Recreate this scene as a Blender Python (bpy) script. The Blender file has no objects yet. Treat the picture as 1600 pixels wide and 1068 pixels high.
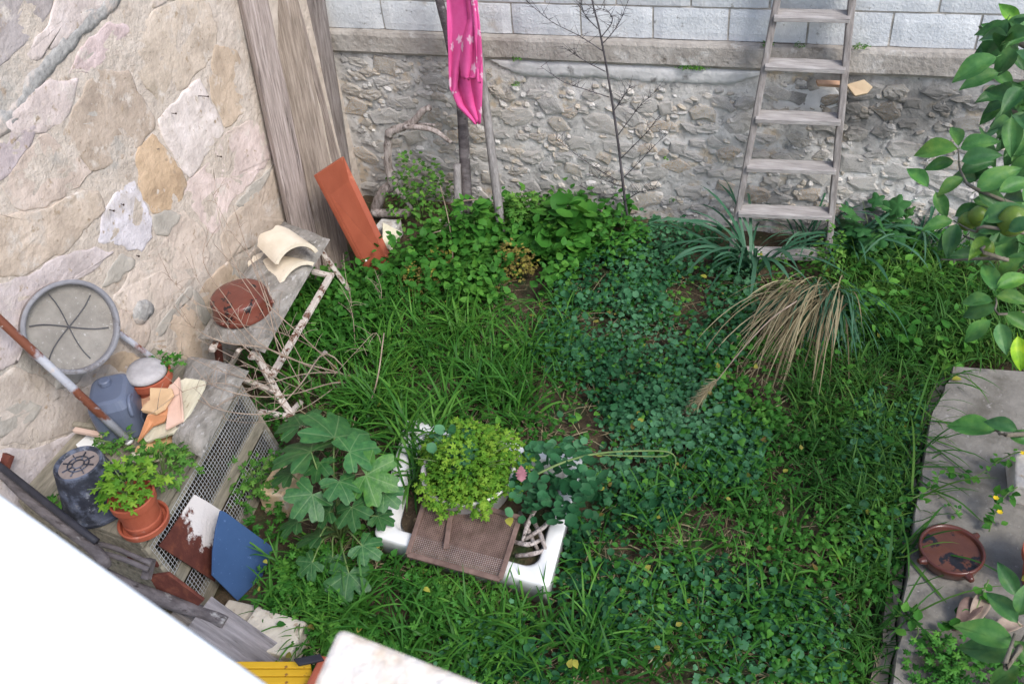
import bpy, math, random
import numpy as np
from mathutils import Vector, Matrix, noise as mnoise

random.seed(7)
rng = np.random.default_rng(11)
scene = bpy.context.scene
col = scene.collection

# ------------------------------------------------------------------ camera
PITCH, ROLL, YAW, FPX = 0.689596, 0.115498, -0.382331, 1442.34
CAM = Vector((0.0, 0.0, 3.13))
_f = Vector((math.sin(YAW) * math.cos(PITCH), math.cos(YAW) * math.cos(PITCH), -math.sin(PITCH)))
_r0 = Vector((math.cos(YAW), -math.sin(YAW), 0))
_d0 = _f.cross(_r0)
_r = math.cos(ROLL) * _r0 + math.sin(ROLL) * _d0
_d = _f.cross(_r)
cam_data = bpy.data.cameras.new("camera")
cam = bpy.data.objects.new("camera", cam_data)
col.objects.link(cam)
cm = Matrix.Identity(4)
for i in range(3):
    cm[i][0], cm[i][1], cm[i][2] = _r[i], -_d[i], -_f[i]
cm.translation = CAM
cam.matrix_world = cm
cam_data.sensor_width = 36.0
cam_data.sensor_fit = 'HORIZONTAL'
cam_data.lens = FPX / 1600 * 36.0
cam_data.clip_start = 0.02
cam_data.clip_end = 300
cam_data.dof.use_dof = True
cam_data.dof.focus_distance = 3.9
cam_data.dof.aperture_fstop = 9.0
scene.camera = cam

# ------------------------------------------------------------------ sky, sun, exposure
SUN_DIR = Vector((0.56, -0.37, 0.74)).normalized()
world = bpy.data.worlds.new("World")
scene.world = world
world.use_nodes = True
wn = world.node_tree
wn.nodes.clear()
wo = wn.nodes.new("ShaderNodeOutputWorld")
wb = wn.nodes.new("ShaderNodeBackground")
ws = wn.nodes.new("ShaderNodeTexSky")
ws.sky_type = 'NISHITA'
ws.sun_disc = False
ws.sun_elevation = math.asin(SUN_DIR.z)
ws.sun_rotation = math.atan2(SUN_DIR.x, SUN_DIR.y)
ws.air_density = 1.0
ws.dust_density = 2.5
ws.ozone_density = 2.0
wb.inputs[1].default_value = 0.15
wn.links.new(ws.outputs[0], wb.inputs[0])
wn.links.new(wb.outputs[0], wo.inputs[0])
sun_data = bpy.data.lights.new("sun", 'SUN')
sun_data.energy = 1.3
sun_data.angle = math.radians(20)
sun_data.color = (1.0, 0.985, 0.96)
sun = bpy.data.objects.new("sun", sun_data)
col.objects.link(sun)
sun.rotation_euler = (-SUN_DIR).to_track_quat('-Z', 'Y').to_euler()
scene.view_settings.view_transform = 'Standard'
scene.view_settings.look = 'None'
scene.view_settings.gamma = 1.0
scene.view_settings.exposure = 0.86
scene.render.engine = 'CYCLES'
scene.cycles.use_denoising = True
scene.cycles.max_bounces = 4
scene.cycles.diffuse_bounces = 3
scene.cycles.transparent_max_bounces = 6

# ------------------------------------------------------------------ survey helpers (sight lines met with real planes)
def ray(px, py):
    return _r * (px - 800) + _d * (py - 534) + _f * FPX
def GX(px, py, x):
    r = ray(px, py); return CAM + r * ((x - CAM.x) / r.x)
def GY(px, py, y):
    r = ray(px, py); return CAM + r * ((y - CAM.y) / r.y)
def GZ(px, py, z=0.0):
    r = ray(px, py); return CAM + r * ((z - CAM.z) / r.z)
def GD(px, py, d):
    return CAM + ray(px, py).normalized() * d
def GP(px, py, a, b, c):
    n = (b - a).cross(c - a); r = ray(px, py)
    return CAM + r * ((a - CAM).dot(n) / r.dot(n))

# ------------------------------------------------------------------ scene helpers
def props(o, label=None, cat=None, group=None, kind=None):
    if label: o["label"] = label
    if cat: o["category"] = cat
    if group: o["group"] = group
    if kind: o["kind"] = kind
    return o

def empty(name, loc, label, cat, group=None):
    o = bpy.data.objects.new(name, None)
    o.empty_display_size = 0.05
    o.location = loc
    col.objects.link(o)
    o.matrix_world = Matrix.Translation(Vector(loc))
    return props(o, label, cat, group)

def hang(o, parent):
    o.parent = parent
    o.matrix_parent_inverse = WM.get(parent.name, parent.matrix_world).inverted()
    return o
WM = {}

class MB:
    """collects geometry for ONE mesh"""
    def __init__(self):
        self.v = []; self.f = []; self.a = []
    def add(self, vs, fs, a=0.5):
        k = len(self.v)
        self.v += [tuple(p) for p in vs]
        self.a += [a] * len(vs)
        self.f += [tuple(i + k for i in q) for q in fs]
        return self
    def box(self, lo, hi, a=0.5):
        x0, y0, z0 = lo; x1, y1, z1 = hi
        self.add([(x0,y0,z0),(x1,y0,z0),(x1,y1,z0),(x0,y1,z0),(x0,y0,z1),(x1,y0,z1),(x1,y1,z1),(x0,y1,z1)],
                 [(3,2,1,0),(4,5,6,7),(0,1,5,4),(1,2,6,5),(2,3,7,6),(3,0,4,7)], a)
        return self
    def bar(self, A, B, w, t, up=Vector((0, 0, 1)), a=0.5):
        A = Vector(A); B = Vector(B); d = (B - A).normalized()
        s = d.cross(up)
        if s.length < 1e-4: s = d.cross(Vector((1, 0, 0)))
        s.normalize(); u = s.cross(d)
        vs = []
        for P in (A, B):
            for i, j in ((-1,-1),(1,-1),(1,1),(-1,1)):
                vs.append(P + s * (i * w / 2) + u * (j * t / 2))
        self.add(vs, [(3,2,1,0),(4,5,6,7),(0,1,5,4),(1,2,6,5),(2,3,7,6),(3,0,4,7)], a)
        return self
    def tube(self, pts, radii, n=7, a=0.5, smooth=True, jit=0.0, cap=True):
        pts = [Vector(p) for p in pts]
        if not hasattr(radii, '__len__'): radii = [radii] * len(pts)
        radii = list(np.interp(np.linspace(0, 1, len(pts)), np.linspace(0, 1, len(radii)), radii)) if len(radii) != len(pts) else list(radii)
        if smooth and len(pts) > 2: pts, radii = catmull(pts, radii)
        m = len(pts); vs = []; prev = None
        for i, p in enumerate(pts):
            d = (pts[min(i+1, m-1)] - pts[max(i-1, 0)]).normalized()
            if prev is None:
                s = d.cross(Vector((0, 0, 1)))
                if s.length < 1e-3: s = d.cross(Vector((0, 1, 0)))
            else:
                s = prev - d * prev.dot(d)
            s.normalize(); prev = s; u = d.cross(s)
            for k in range(n):
                t = 2 * math.pi * k / n
                r = radii[i] * (1 + (random.uniform(-jit, jit) if jit else 0))
                vs.append(p + (s * math.cos(t) + u * math.sin(t)) * r)
        fs = [(i*n+k, i*n+(k+1) % n, (i+1)*n+(k+1) % n, (i+1)*n+k) for i in range(m-1) for k in range(n)]
        if cap: fs += [tuple(reversed(range(n))), tuple(range((m-1)*n, m*n))]
        self.add(vs, fs, a)
        return self
    def lathe(self, prof, n=32, M=None, a=0.5, wob=0.0):
        """prof: list of (r, z), closed with fans when r == 0"""
        vs = []; fs = []; rows = []
        for r, z in prof:
            if r < 1e-6:
                rows.append([len(vs)]); vs.append(Vector((0, 0, z)))
            else:
                rows.append(list(range(len(vs), len(vs) + n)))
                for k in range(n):
                    t = 2 * math.pi * k / n
                    rr = r * (1 + wob * math.sin(3 * t + z * 9))
                    vs.append(Vector((rr * math.cos(t), rr * math.sin(t), z)))
        for A, B in zip(rows, rows[1:]):
            for k in range(n):
                k2 = (k + 1) % n
                if len(A) == 1 and len(B) > 1: fs.append((A[0], B[k2], B[k]))
                elif len(B) == 1 and len(A) > 1: fs.append((A[k], A[k2], B[0]))
                elif len(A) > 1: fs.append((A[k], A[k2], B[k2], B[k]))
        if M is not None: vs = [M @ p for p in vs]
        self.add(vs, fs, a)
        return self
    def slab(self, pts, th, nrm=None, a=0.5):
        """polygon plate: pts = outer face, th = thickness away from the viewer side"""
        pts = [Vector(p) for p in pts]
        n = (pts[1] - pts[0]).cross(pts[2] - pts[0]).normalized()
        cen = sum(pts, Vector()) / len(pts)
        if n.dot(CAM - cen) < 0: n = -n; pts = pts[::-1]
        m = len(pts)
        vs = pts + [p - n * th for p in pts]
        fs = [tuple(range(m)), tuple(reversed(range(m, 2*m)))] + [(i, m+i, m+(i+1) % m, (i+1) % m) for i in range(m)]
        self.add(vs, fs, a)
        return self
    def mesh(self, name, smooth=False, origin=None):
        me = bpy.data.meshes.new(name)
        o = Vector(origin) if origin is not None else Vector()
        me.from_pydata([(p[0]-o.x, p[1]-o.y, p[2]-o.z) for p in self.v], [], self.f)
        if len(set(self.a)) > 1:
            at = me.attributes.new("rnd", 'FLOAT', 'POINT'); at.data.foreach_set("value", self.a)
        if smooth: me.polygons.foreach_set("use_smooth", [True] * len(me.polygons))
        me.update()
        return me
    def base(self):
        v = np.array(self.v); return Vector(((v[:,0].min()+v[:,0].max())/2, (v[:,1].min()+v[:,1].max())/2, v[:,2].min()))
    def part(self, name, mat, parent=None, smooth=False, bevel=0, label=None, color=None):
        """child (or top-level when parent is None) object, origin at its own base"""
        o0 = self.base()
        me = self.mesh(name, smooth, o0)
        me.materials.append(mat)
        o = bpy.data.objects.new(name, me)
        col.objects.link(o)
        o.location = o0
        if parent is not None: hang(o, parent)
        o.matrix_basis = Matrix.Translation(o0)
        if parent is None: o.matrix_world = Matrix.Translation(o0)
        WM[o.name] = Matrix.Translation(o0)
        if bevel:
            b = o.modifiers.new("bevel", 'BEVEL'); b.width = bevel; b.segments = 2; b.limit_method = 'ANGLE'; b.angle_limit = 0.7
        if color is not None: o.color = (*color, 1)
        if label: o["label"] = label
        return o
    def thing(self, name, mat, label, cat, group=None, smooth=False, bevel=0, color=None):
        o = self.part(name, mat, None, smooth, bevel, None, color)
        return props(o, label, cat, group)

def catmull(pts, radii, k=4):
    P = [pts[0]*2 - pts[1]] + list(pts) + [pts[-1]*2 - pts[-2]]
    out = []; ro = []
    for i in range(1, len(P)-2):
        p0, p1, p2, p3 = P[i-1], P[i], P[i+1], P[i+2]
        for j in range(k):
            t = j / k
            out.append(0.5*((2*p1) + (p2-p0)*t + (2*p0-5*p1+4*p2-p3)*t*t + (3*p1-p0-3*p2+p3)*t**3))
            ro.append(radii[i-1]*(1-t) + radii[i]*t)
    out.append(P[-2]); ro.append(radii[-1])
    return out, ro

# ---- numpy foliage
def np_object(name, V, F, rnd, mat, parent=None, smooth=True, origin=None):
    """V (n,3), F (m,k) all faces alike, rnd (n,)"""
    V = np.asarray(V, dtype=np.float64)
    o0 = np.array(origin if origin is not None else ((V[:,0].min()+V[:,0].max())/2, (V[:,1].min()+V[:,1].max())/2, V[:,2].min()))
    me = bpy.data.meshes.new(name)
    n, m, k = len(V), len(F), F.shape[1]
    me.vertices.add(n); me.vertices.foreach_set("co", (V - o0).astype(np.float32).ravel())
    me.loops.add(m*k); me.loops.foreach_set("vertex_index", F.astype(np.int32).ravel())
    me.polygons.add(m); me.polygons.foreach_set("loop_start", np.arange(0, m*k, k, dtype=np.int32))
    me.polygons.foreach_set("use_smooth", np.ones(m, dtype=bool) if smooth else np.zeros(m, dtype=bool))
    at = me.attributes.new("rnd", 'FLOAT', 'POINT'); at.data.foreach_set("value", np.asarray(rnd, dtype=np.float32))
    me.update(calc_edges=True)
    me.validate()
    me.materials.append(mat)
    o = bpy.data.objects.new(name, me)
    col.objects.link(o)
    if parent is not None: hang(o, parent)
    o.matrix_basis = Matrix.Translation(Vector(o0))
    return o

def eul(yaw, pitch, roll):
    """(n,) arrays -> (n,3,3): roll about Y, pitch about X, then yaw about Z"""
    cy, sy, cp, sp, cr, sr = np.cos(yaw), np.sin(yaw), np.cos(pitch), np.sin(pitch), np.cos(roll), np.sin(roll)
    z = np.zeros_like(cy); o = np.ones_like(cy)
    A = lambda *r: np.stack([np.stack(q, -1) for q in r], -2)
    return A((cy,-sy,z),(sy,cy,z),(z,z,o)) @ A((o,z,z),(z,cp,-sp),(z,sp,cp)) @ A((cr,z,sr),(z,o,z),(-sr,z,cr))

def scatter(tv, tf, pos, R, sc, rnd):
    """instance a template: tv (k,3), tf (m,q)"""
    N, k = len(pos), len(tv)
    V = np.einsum('nij,kj->nki', R, tv) * np.asarray(sc).reshape(N, 1, -1) + np.asarray(pos)[:, None, :]
    F = (tf[None] + (np.arange(N) * k)[:, None, None])
    return V.reshape(-1, 3), F.reshape(-1, tf.shape[1]), np.repeat(rnd, k)

def fan_leaf(outline, dome=0.1, fold=0.0):
    """outline [(x,y)] round an inner point; triangles"""
    o = np.array(outline, float); c = o.mean(0)
    mid = c + (o - c) * 0.55
    z = lambda p, q: -dome * q**2 + fold * np.abs(p[:, 0])
    m = len(o)
    V = np.vstack([[c[0], c[1], 0], np.c_[mid, z(mid, np.full(m, .55))], np.c_[o, z(o, np.ones(m))]])
    F = []
    for i in range(m):
        j = (i + 1) % m
        F += [(0, 1+i, 1+j), (1+i, 1+m+i, 1+m+j), (1+i, 1+m+j, 1+j)]
    return V, np.array(F)

def blade_mesh(base, az, L, e0, droop, w, roll, k=6, zmin=0.006):
    N = len(base)
    s = np.linspace(0, 1, k + 1)
    el = e0[:, None] - droop[:, None] * s[None, :]**1.25
    st = (L / k)[:, None]
    h = np.cumsum(np.cos(el) * st, 1); v = np.cumsum(np.sin(el) * st, 1)
    h = np.c_[np.zeros(N), h[:, :-1]]; v = np.c_[np.zeros(N), v[:, :-1]]
    P = np.stack([base[:, 0, None] + h*np.cos(az)[:, None], base[:, 1, None] + h*np.sin(az)[:, None], base[:, 2, None] + v], -1)
    P[:, :, 2] = np.maximum(P[:, :, 2], zmin + 0*P[:, :, 2])
    prof = np.array([0.7 + 0.5*math.sin(math.pi*min(1, x*1.3)) if x < .75 else 1.15*(1-x)/.25+.02 for x in s])
    side = np.stack([-np.sin(az)*np.cos(roll), np.cos(az)*np.cos(roll), np.sin(roll)], -1)
    wd = (w[:, None] * prof[None, :])[:, :, None] * side[:, None, :] * 0.5
    V = np.stack([P - wd, P + wd], 2).reshape(N, -1, 3)
    F0 = np.array([(2*i, 2*i+1, 2*i+3, 2*i+2) for i in range(k)])
    F = F0[None] + (np.arange(N) * (2*k+2))[:, None, None]
    return V.reshape(-1, 3), F.reshape(-1, 4), 2*k+2

def in_poly(x, y, poly):
    x = np.asarray(x); y = np.asarray(y); r = np.zeros(x.shape, bool)
    n = len(poly)
    for i in range(n):
        x0, y0 = poly[i][0], poly[i][1]; x1, y1 = poly[i-1][0], poly[i-1][1]
        c = ((y0 > y) != (y1 > y)) & (x < (x1-x0)*(y-y0)/((y1-y0) or 1e-9) + x0)
        r ^= c
    return r
def area(pxs, z=0.0): return [tuple(GZ(a, b, z))[:2] for a, b in pxs]
def pts_in(poly, n, clump=0.0):
    p = np.array(poly); lo = p.min(0); hi = p.max(0); out = []
    tot = 0
    while tot < n:
        q = rng.uniform(lo, hi, (n*3, 2))
        q = q[in_poly(q[:, 0], q[:, 1], poly)]
        if clump:
            d = np.array([mnoise.noise(Vector((a*3.1, b*3.1, 2.0))) for a, b in q])
            q = q[rng.uniform(-.6, .6, len(q)) * (1.2-clump) < d + .12]
        out.append(q); tot += len(q)
    return np.vstack(out)[:n]

# ------------------------------------------------------------------ materials
def S(r, g, b):
    f = lambda c: (c/255/12.92 if c/255 <= .04045 else ((c/255+.055)/1.055)**2.4)
    return (f(r), f(g), f(b))

def material(name, c1, c2, scale=8.0, rough=0.85, bump=0.3, bscale=30.0, stretch=(1,1,1), c3=None, spec=0.3, metal=0.0,
             mode=None, spots=None, detail=6.0, coat=0.0, bdist=0.01, transl=0.0, extra=None, coord='Object'):
    """mode: None | 'tint' (object colour multiplies) | 'rnd' (mesh attribute drives the ramp) | 'objrnd'"""
    m = bpy.data.materials.new(name); m.use_nodes = True
    nt = m.node_tree; N = nt.nodes; L = nt.links
    bs = N["Principled BSDF"]; out = N["Material Output"]
    tc = N.new("ShaderNodeTexCoord"); mp = N.new("ShaderNodeMapping"); mp.inputs[3].default_value = stretch
    L.new(tc.outputs[coord], mp.inputs[0])
    vec = mp.outputs[0]
    if mode in ('tint', 'objrnd'):
        oi = N.new("ShaderNodeObjectInfo")
        ad = N.new("ShaderNodeVectorMath"); ad.operation = 'MULTIPLY_ADD'
        ad.inputs[1].default_value = (1, 1, 1)
        sc_ = N.new("ShaderNodeVectorMath"); sc_.operation = 'SCALE'; sc_.inputs[0].default_value = (17, 31, 23)
        L.new(oi.outputs['Random'], sc_.inputs['Scale'])
        L.new(vec, ad.inputs[0]); L.new(sc_.outputs[0], ad.inputs[2]); vec = ad.outputs[0]
    no = N.new("ShaderNodeTexNoise"); no.inputs['Scale'].default_value = scale; no.inputs['Detail'].default_value = detail
    no.inputs['Roughness'].default_value = 0.62
    L.new(vec, no.inputs['Vector'])
    rp = N.new("ShaderNodeValToRGB")
    e = rp.color_ramp.elements
    e[0].position = 0.32; e[0].color = (*c1, 1); e[1].position = 0.68; e[1].color = (*c2, 1)
    if c3 is not None:
        x = e.new(0.5); x.color = (*c3, 1)
    fac = no.outputs['Fac']
    if mode == 'rnd' or mode == 'objrnd':
        if mode == 'rnd':
            at = N.new("ShaderNodeAttribute"); at.attribute_name = "rnd"; src = at.outputs['Fac']
        else: src = oi.outputs['Random']
        mx = N.new("ShaderNodeMath"); mx.operation = 'MULTIPLY_ADD'; mx.inputs[1].default_value = 0.35
        L.new(no.outputs['Fac'], mx.inputs[0])
        m2 = N.new("ShaderNodeMath"); m2.operation = 'MULTIPLY'; m2.inputs[1].default_value = 0.65
        L.new(src, m2.inputs[0]); L.new(m2.outputs[0], mx.inputs[2]); fac = mx.outputs[0]
        e[0].position = 0.2; e[-1].position = 0.8
    L.new(fac, rp.inputs[0])
    colr = rp.outputs[0]
    if mode == 'tint':
        mu = N.new("ShaderNodeMix"); mu.data_type = 'RGBA'; mu.blend_type = 'MULTIPLY'; mu.inputs['Factor'].default_value = 1
        L.new(colr, mu.inputs['A']); L.new(oi.outputs['Color'], mu.inputs['B']); colr = mu.outputs['Result']
    for sp in (spots or []):            # (colour, scale, low, high) : stains with a shape of their own
        n2 = N.new("ShaderNodeTexNoise"); n2.inputs['Scale'].default_value = sp[1]; n2.inputs['Detail'].default_value = 5
        n2.inputs['Roughness'].default_value = 0.65
        L.new(vec, n2.inputs['Vector'])
        mr = N.new("ShaderNodeMapRange"); mr.inputs[1].default_value = sp[2]; mr.inputs[2].default_value = sp[3]
        L.new(n2.outputs['Fac'], mr.inputs[0])
        mu = N.new("ShaderNodeMix"); mu.data_type = 'RGBA'; mu.inputs['B'].default_value = (*sp[0], 1)
        L.new(mr.outputs[0], mu.inputs['Factor']); L.new(colr, mu.inputs['A']); colr = mu.outputs['Result']
    if extra: colr = extra(N, L, colr, tc, vec)
    L.new(colr, bs.inputs['Base Color'])
    bs.inputs['Roughness'].default_value = rough
    bs.inputs['Specular IOR Level'].default_value = spec
    bs.inputs['Metallic'].default_value = metal
    if coat: bs.inputs['Coat Weight'].default_value = coat
    if bump:
        nb = N.new("ShaderNodeTexNoise"); nb.inputs['Scale'].default_value = bscale; nb.inputs['Detail'].default_value = 5
        nb.inputs['Roughness'].default_value = 0.65
        L.new(vec, nb.inputs['Vector'])
        bp = N.new("ShaderNodeBump"); bp.inputs['Strength'].default_value = bump; bp.inputs['Distance'].default_value = bdist
        L.new(nb.outputs['Fac'], bp.inputs['Height']); L.new(bp.outputs[0], bs.inputs['Normal'])
    if transl:
        tr = N.new("ShaderNodeBsdfTranslucent"); L.new(colr, tr.inputs[0])
        ms = N.new("ShaderNodeMixShader"); ms.inputs[0].default_value = transl
        L.new(bs.outputs[0], ms.inputs[1]); L.new(tr.outputs[0], ms.inputs[2]); L.new(ms.outputs[0], out.inputs[0])
    return m

MAT = {}
def mats():
    A = MAT
    A['soil'] = material('soil', (.035,.024,.014), (.13,.092,.055), 9, .95, .8, 45, c3=(.07,.05,.03), spots=[((.035,.06,.02), 5, .5, .62), ((.2,.15,.09), 40, .6, .66)], bdist=.02)
    A['mortar_l'] = material('pinkish_lime_mortar', (.45,.385,.325), (.61,.535,.46), 9, .95, .8, 22, spots=[((.42,.39,.35), 1.7, .54, .62), ((.62,.54,.47), 9, .54, .7), ((.40,.32,.25), 16, .6, .7)], bdist=.02)
    A['stone_l'] = material('limestone', (.74,.71,.68), (1.14,1.12,1.10), 7, .94, .55, 24, mode='tint', c3=(.95,.92,.88), spots=[((.38,.32,.25), 2.2, .58, .76), ((.62,.56,.50), 9, .57, .70), ((.50,.45,.40), 3, .62, .72), ((.36,.28,.20), 22, .6, .7), ((.24,.19,.14), 40, .65, .72)], bdist=.018)
    A['cement'] = material('smeared_cement', (.33,.305,.265), (.47,.435,.385), 10, .95, .5, 40, spots=[((.46,.42,.36), 8, .55, .68)])
    A['band'] = material('grey_pebble_mortar', (.24,.235,.225), (.44,.425,.405), 45, .95, .7, 60, bdist=.008, spots=[((.52,.45,.40), 7, .52, .62)])
    mould = lambda N, L, c, tc, vec: mould_mask(N, L, c, tc)
    A['mortar_b'] = material('grey_rubble_mortar', (.37,.35,.325), (.66,.635,.60), 13, .95, .8, 26, c3=(.52,.50,.47), spots=[((.66,.64,.615), 5, .52, .62), ((.54,.45,.34), 6, .56, .66), ((.25,.25,.24), 14, .56, .66), ((.20,.20,.195), 34, .62, .7)], bdist=.016, extra=mould)
    A['stone_b'] = material('rubble_stone', (.72,.70,.67), (1.2,1.17,1.12), 14, .95, .7, 30, mode='tint', spots=[((.54,.52,.49), 11, .42, .53), ((.28,.275,.265), 22, .6, .7)], bdist=.014, extra=mould)
    A['chip'] = material('rubble_chip', (.30,.295,.285), (.62,.60,.575), 20, .95, .6, 40, mode='rnd', c3=(.50,.43,.34), spots=[((.46,.45,.43), 14, .5, .6)], bdist=.01, extra=mould)
    A['plaster'] = material('pale_lime_plaster', (.46,.46,.45), (.66,.65,.635), 8, .93, .6, 30, spots=[((.22,.21,.2), 9, .6, .72)], bdist=.012)
    A['beam'] = material('stained_concrete', (.27,.245,.215), (.46,.43,.39), 6, .95, .7, 30, c3=(.37,.34,.305), spots=[((.52,.50,.47), 7, .58, .66), ((.17,.15,.125), 8, .6, .7)], bdist=.02)
    A['block'] = material('concrete_block', (.78,.80,.82), (1.04,1.04,1.03), 7, .95, .8, 70, mode='tint', spots=[((.33,.34,.33), 30, .62, .7), ((.46,.43,.39), 4, .62, .75)], bdist=.008)
    A['joint'] = material('block_joint_mortar', (.36,.33,.29), (.54,.50,.44), 12, .95, .6, 40)
    A['wood_grey'] = material('weathered_plank_wood', (.17,.145,.13), (.40,.36,.335), 7, .88, .9, 9, stretch=(14,14,.7), c3=(.29,.255,.23), mode='tint', spots=[((.09,.07,.06), 3.0, .6, .7), ((.45,.40,.37), 2.2, .6, .72)], bdist=.012)
    A['wood_silver'] = material('silvered_wood', (.16,.15,.145), (.34,.32,.31), 6, .85, .6, 14, stretch=(9,9,.8), mode='tint', spots=[((.08,.07,.06), 4, .6, .7)])
    A['wood_ladder'] = material('ladder_wood', (.17,.155,.145), (.37,.345,.33), 7, .8, .5, 16, stretch=(8,8,.9), c3=(.27,.245,.23), spots=[((.12,.10,.09), 4, .6, .72)])
    A['wood_rung'] = material('ladder_tread_wood', (.22,.205,.195), (.47,.445,.43), 7, .8, .5, 16, stretch=(.9,8,8), c3=(.35,.325,.31), spots=[((.17,.12,.09), 4, .62, .75)])
    A['wood_hutch'] = material('damp_hutch_wood', (.14,.13,.095), (.33,.30,.23), 6, .9, .5, 18, stretch=(6,1,6), c3=(.24,.215,.165), spots=[((.07,.08,.045), 4, .58, .7)])
    A['log'] = material('log_bark', (.07,.06,.062), (.19,.17,.172), 8, .9, .8, 22, stretch=(1,3,3), spots=[((.36,.35,.34), 6, .6, .68), ((.04,.03,.03), 9, .6, .7)], bdist=.012)
    A['drift'] = material('driftwood', (.13,.10,.085), (.52,.46,.43), 10, .85, .9, 24, stretch=(4,4,1), c3=(.36,.31,.285), spots=[((.06,.045,.04), 12, .58, .66)], bdist=.01)
    A['orange'] = material('orange_terracotta_board', (.27,.066,.034), (.35,.092,.048), 5, .6, .12, 30, spots=[((.58,.24,.13), 6, .62, .8)])
    A['terra'] = material('terracotta', (.30,.068,.034), (.41,.115,.064), 7, .6, .15, 40, spots=[((.55,.34,.27), 6, .62, .75)])
    A['terra_dish'] = material('glazed_terracotta', (.115,.033,.022), (.19,.055,.036), 7, .45, .15, 40, coat=.3, spots=[((.015,.011,.012), 17, .57, .605)])
    A['terra_dish2'] = material('burnt_terracotta', (.075,.028,.018), (.125,.046,.027), 7, .4, .15, 40, coat=.2, spots=[((.012,.011,.013), 9, .53, .57)])
    A['terra_rim'] = material('brown_glaze', (.06,.018,.013), (.11,.032,.021), 7, .3, .1, 40, coat=.4)
    A['cream'] = material('cream_roof_tile', (.62,.53,.40), (.78,.70,.57), 6, .75, .2, 40, spots=[((.40,.31,.2), 9, .62, .74), ((.08,.07,.05), 5, .68, .72)])
    A['cloth_grey'] = material('grey_sacking', (.15,.135,.115), (.38,.355,.325), 16, .97, 1, 90, c3=(.29,.27,.24), spots=[((.14,.13,.11), 6, .6, .72), ((.46,.44,.42), 45, .58, .68)], bdist=.012, stretch=(1,.45,1))
    A['frame_white'] = material('peeling_white_paint', (.52,.46,.41), (.66,.60,.54), 14, .8, .5, 60, spots=[((.15,.075,.05), 24, .53, .6)])
    A['rust'] = material('rust', (.085,.026,.018), (.20,.07,.04), 18, .85, .5, 60, c3=(.12,.035,.025))
    A['rust_mesh'] = material('rusty_wire', (.10,.062,.05), (.21,.14,.115), 20, .7, .2, 60)
    A['pipe'] = material('galvanised_pipe', (.30,.31,.35), (.50,.51,.55), 5, .5, .2, 40, metal=.0, spots=[((.17,.06,.035), 3.4, .47, .52), ((.5,.45,.42), 20, .62, .7)])
    A['wire'] = material('galvanised_wire', (.40,.41,.42), (.6,.61,.62), 9, .5, 0, metal=.3)
    A['wire_dark'] = material('dark_wire', (.05,.05,.055), (.10,.10,.11), 9, .6, 0)
    A['sieve_cloth'] = material('sieve_mesh', (.20,.185,.165), (.30,.28,.25), 9, .7, .3, 220, spots=[((.15,.135,.12), 5, .54, .72), ((.4,.39,.37), 60, .6, .7)])
    A['sieve_rim'] = material('sieve_rim_wood', (.12,.10,.095), (.34,.30,.285), 10, .85, .6, 30, spots=[((.08,.06,.055), 12, .58, .66)])
    A['zinc'] = material('zinc_rim', (.15,.15,.165), (.27,.27,.29), 9, .6, .3, 40, spots=[((.09,.075,.07), 9, .56, .66)])
    A['plastic_grey'] = material('blue_grey_plastic', (.095,.115,.17), (.125,.148,.205), 3, .38, .05, 60, spots=[((.28,.29,.33), 12, .66, .78)])
    A['bucket'] = material('black_plastic_bucket', (.014,.016,.024), (.05,.056,.075), 14, .6, .3, 40, spots=[((.10,.115,.16), 14, .5, .62), ((.2,.21,.24), 30, .6, .68)])
    A['bucket_base'] = material('dusty_bucket_base', (.19,.155,.14), (.30,.25,.23), 12, .8, .2, 40)
    A['tile_pink'] = material('pinkish_tile', (.50,.35,.28), (.60,.45,.37), 9, .8, .2, 40, mode='tint')
    A['board_pale'] = material('pale_board', (.56,.52,.38), (.72,.68,.53), 6, .85, .5, 30, stretch=(4,1,4), spots=[((.36,.29,.19), 8, .6, .7)])
    A['stone_pale'] = material('pale_rough_stone', (.30,.285,.285), (.44,.42,.42), 14, .9, .5, 50)
    A['paper'] = material('white_paper', (.68,.68,.66), (.78,.78,.76), 5, .8, 0)
    A['blue'] = material('blue_felt_board', (.032,.075,.175), (.045,.098,.22), 3, .75, .25, 220, spots=[((.10,.17,.33), 60, .62, .72)])
    A['tray'] = material('white_ceramic', (.76,.76,.74), (.82,.82,.80), 4, .18, .02, 10, spec=.5, spots=[((.55,.50,.42), 8, .68, .8)])
    A['enamel'] = material('chipped_white_enamel', (.58,.56,.53), (.70,.68,.65), 5, .35, .1, 30, spots=[((.18,.12,.09), 16, .6, .66)])
    A['white_wall'] = material('white_render', (.80,.79,.76), (.84,.83,.80), 6, .85, .2, 40)
    A['sandstone'] = material('speckled_sandstone', (.50,.36,.23), (.82,.76,.68), 34, .9, .6, 60, c3=(.76,.66,.55))
    A['yellow'] = material('worn_yellow_paint', (.62,.36,.015), (.72,.43,.03), 5, .5, .2, 30, spots=[((.25,.11,.03), 22, .64, .7)])
    A['black'] = material('black_rubber', (.018,.018,.024), (.04,.04,.05), 9, .55, .1, 40)
    A['concrete'] = material('worn_path_concrete', (.145,.133,.113), (.265,.246,.215), 6, .93, .6, 60, c3=(.205,.19,.165), spots=[((.085,.078,.058), 3.2, .5, .68), ((.32,.30,.28), 40, .62, .7)], bdist=.008)
    A['kerb'] = material('tan_path_edge', (.30,.235,.165), (.42,.345,.26), 9, .93, .5, 40)
    A['nail'] = material('iron_nail', (.03,.022,.02), (.07,.045,.035), 9, .6, 0)
    # living things
    dk_ = lambda q: (q[0]*.98, q[1]*1.04, q[2]*.95)
    g = lambda n, a, b, c=None, r=.5, t=.2, sc=6: material(n, dk_(a), dk_(b), sc, r+.08, 0, mode='rnd', c3=dk_(c), transl=t, spec=.2)
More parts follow.
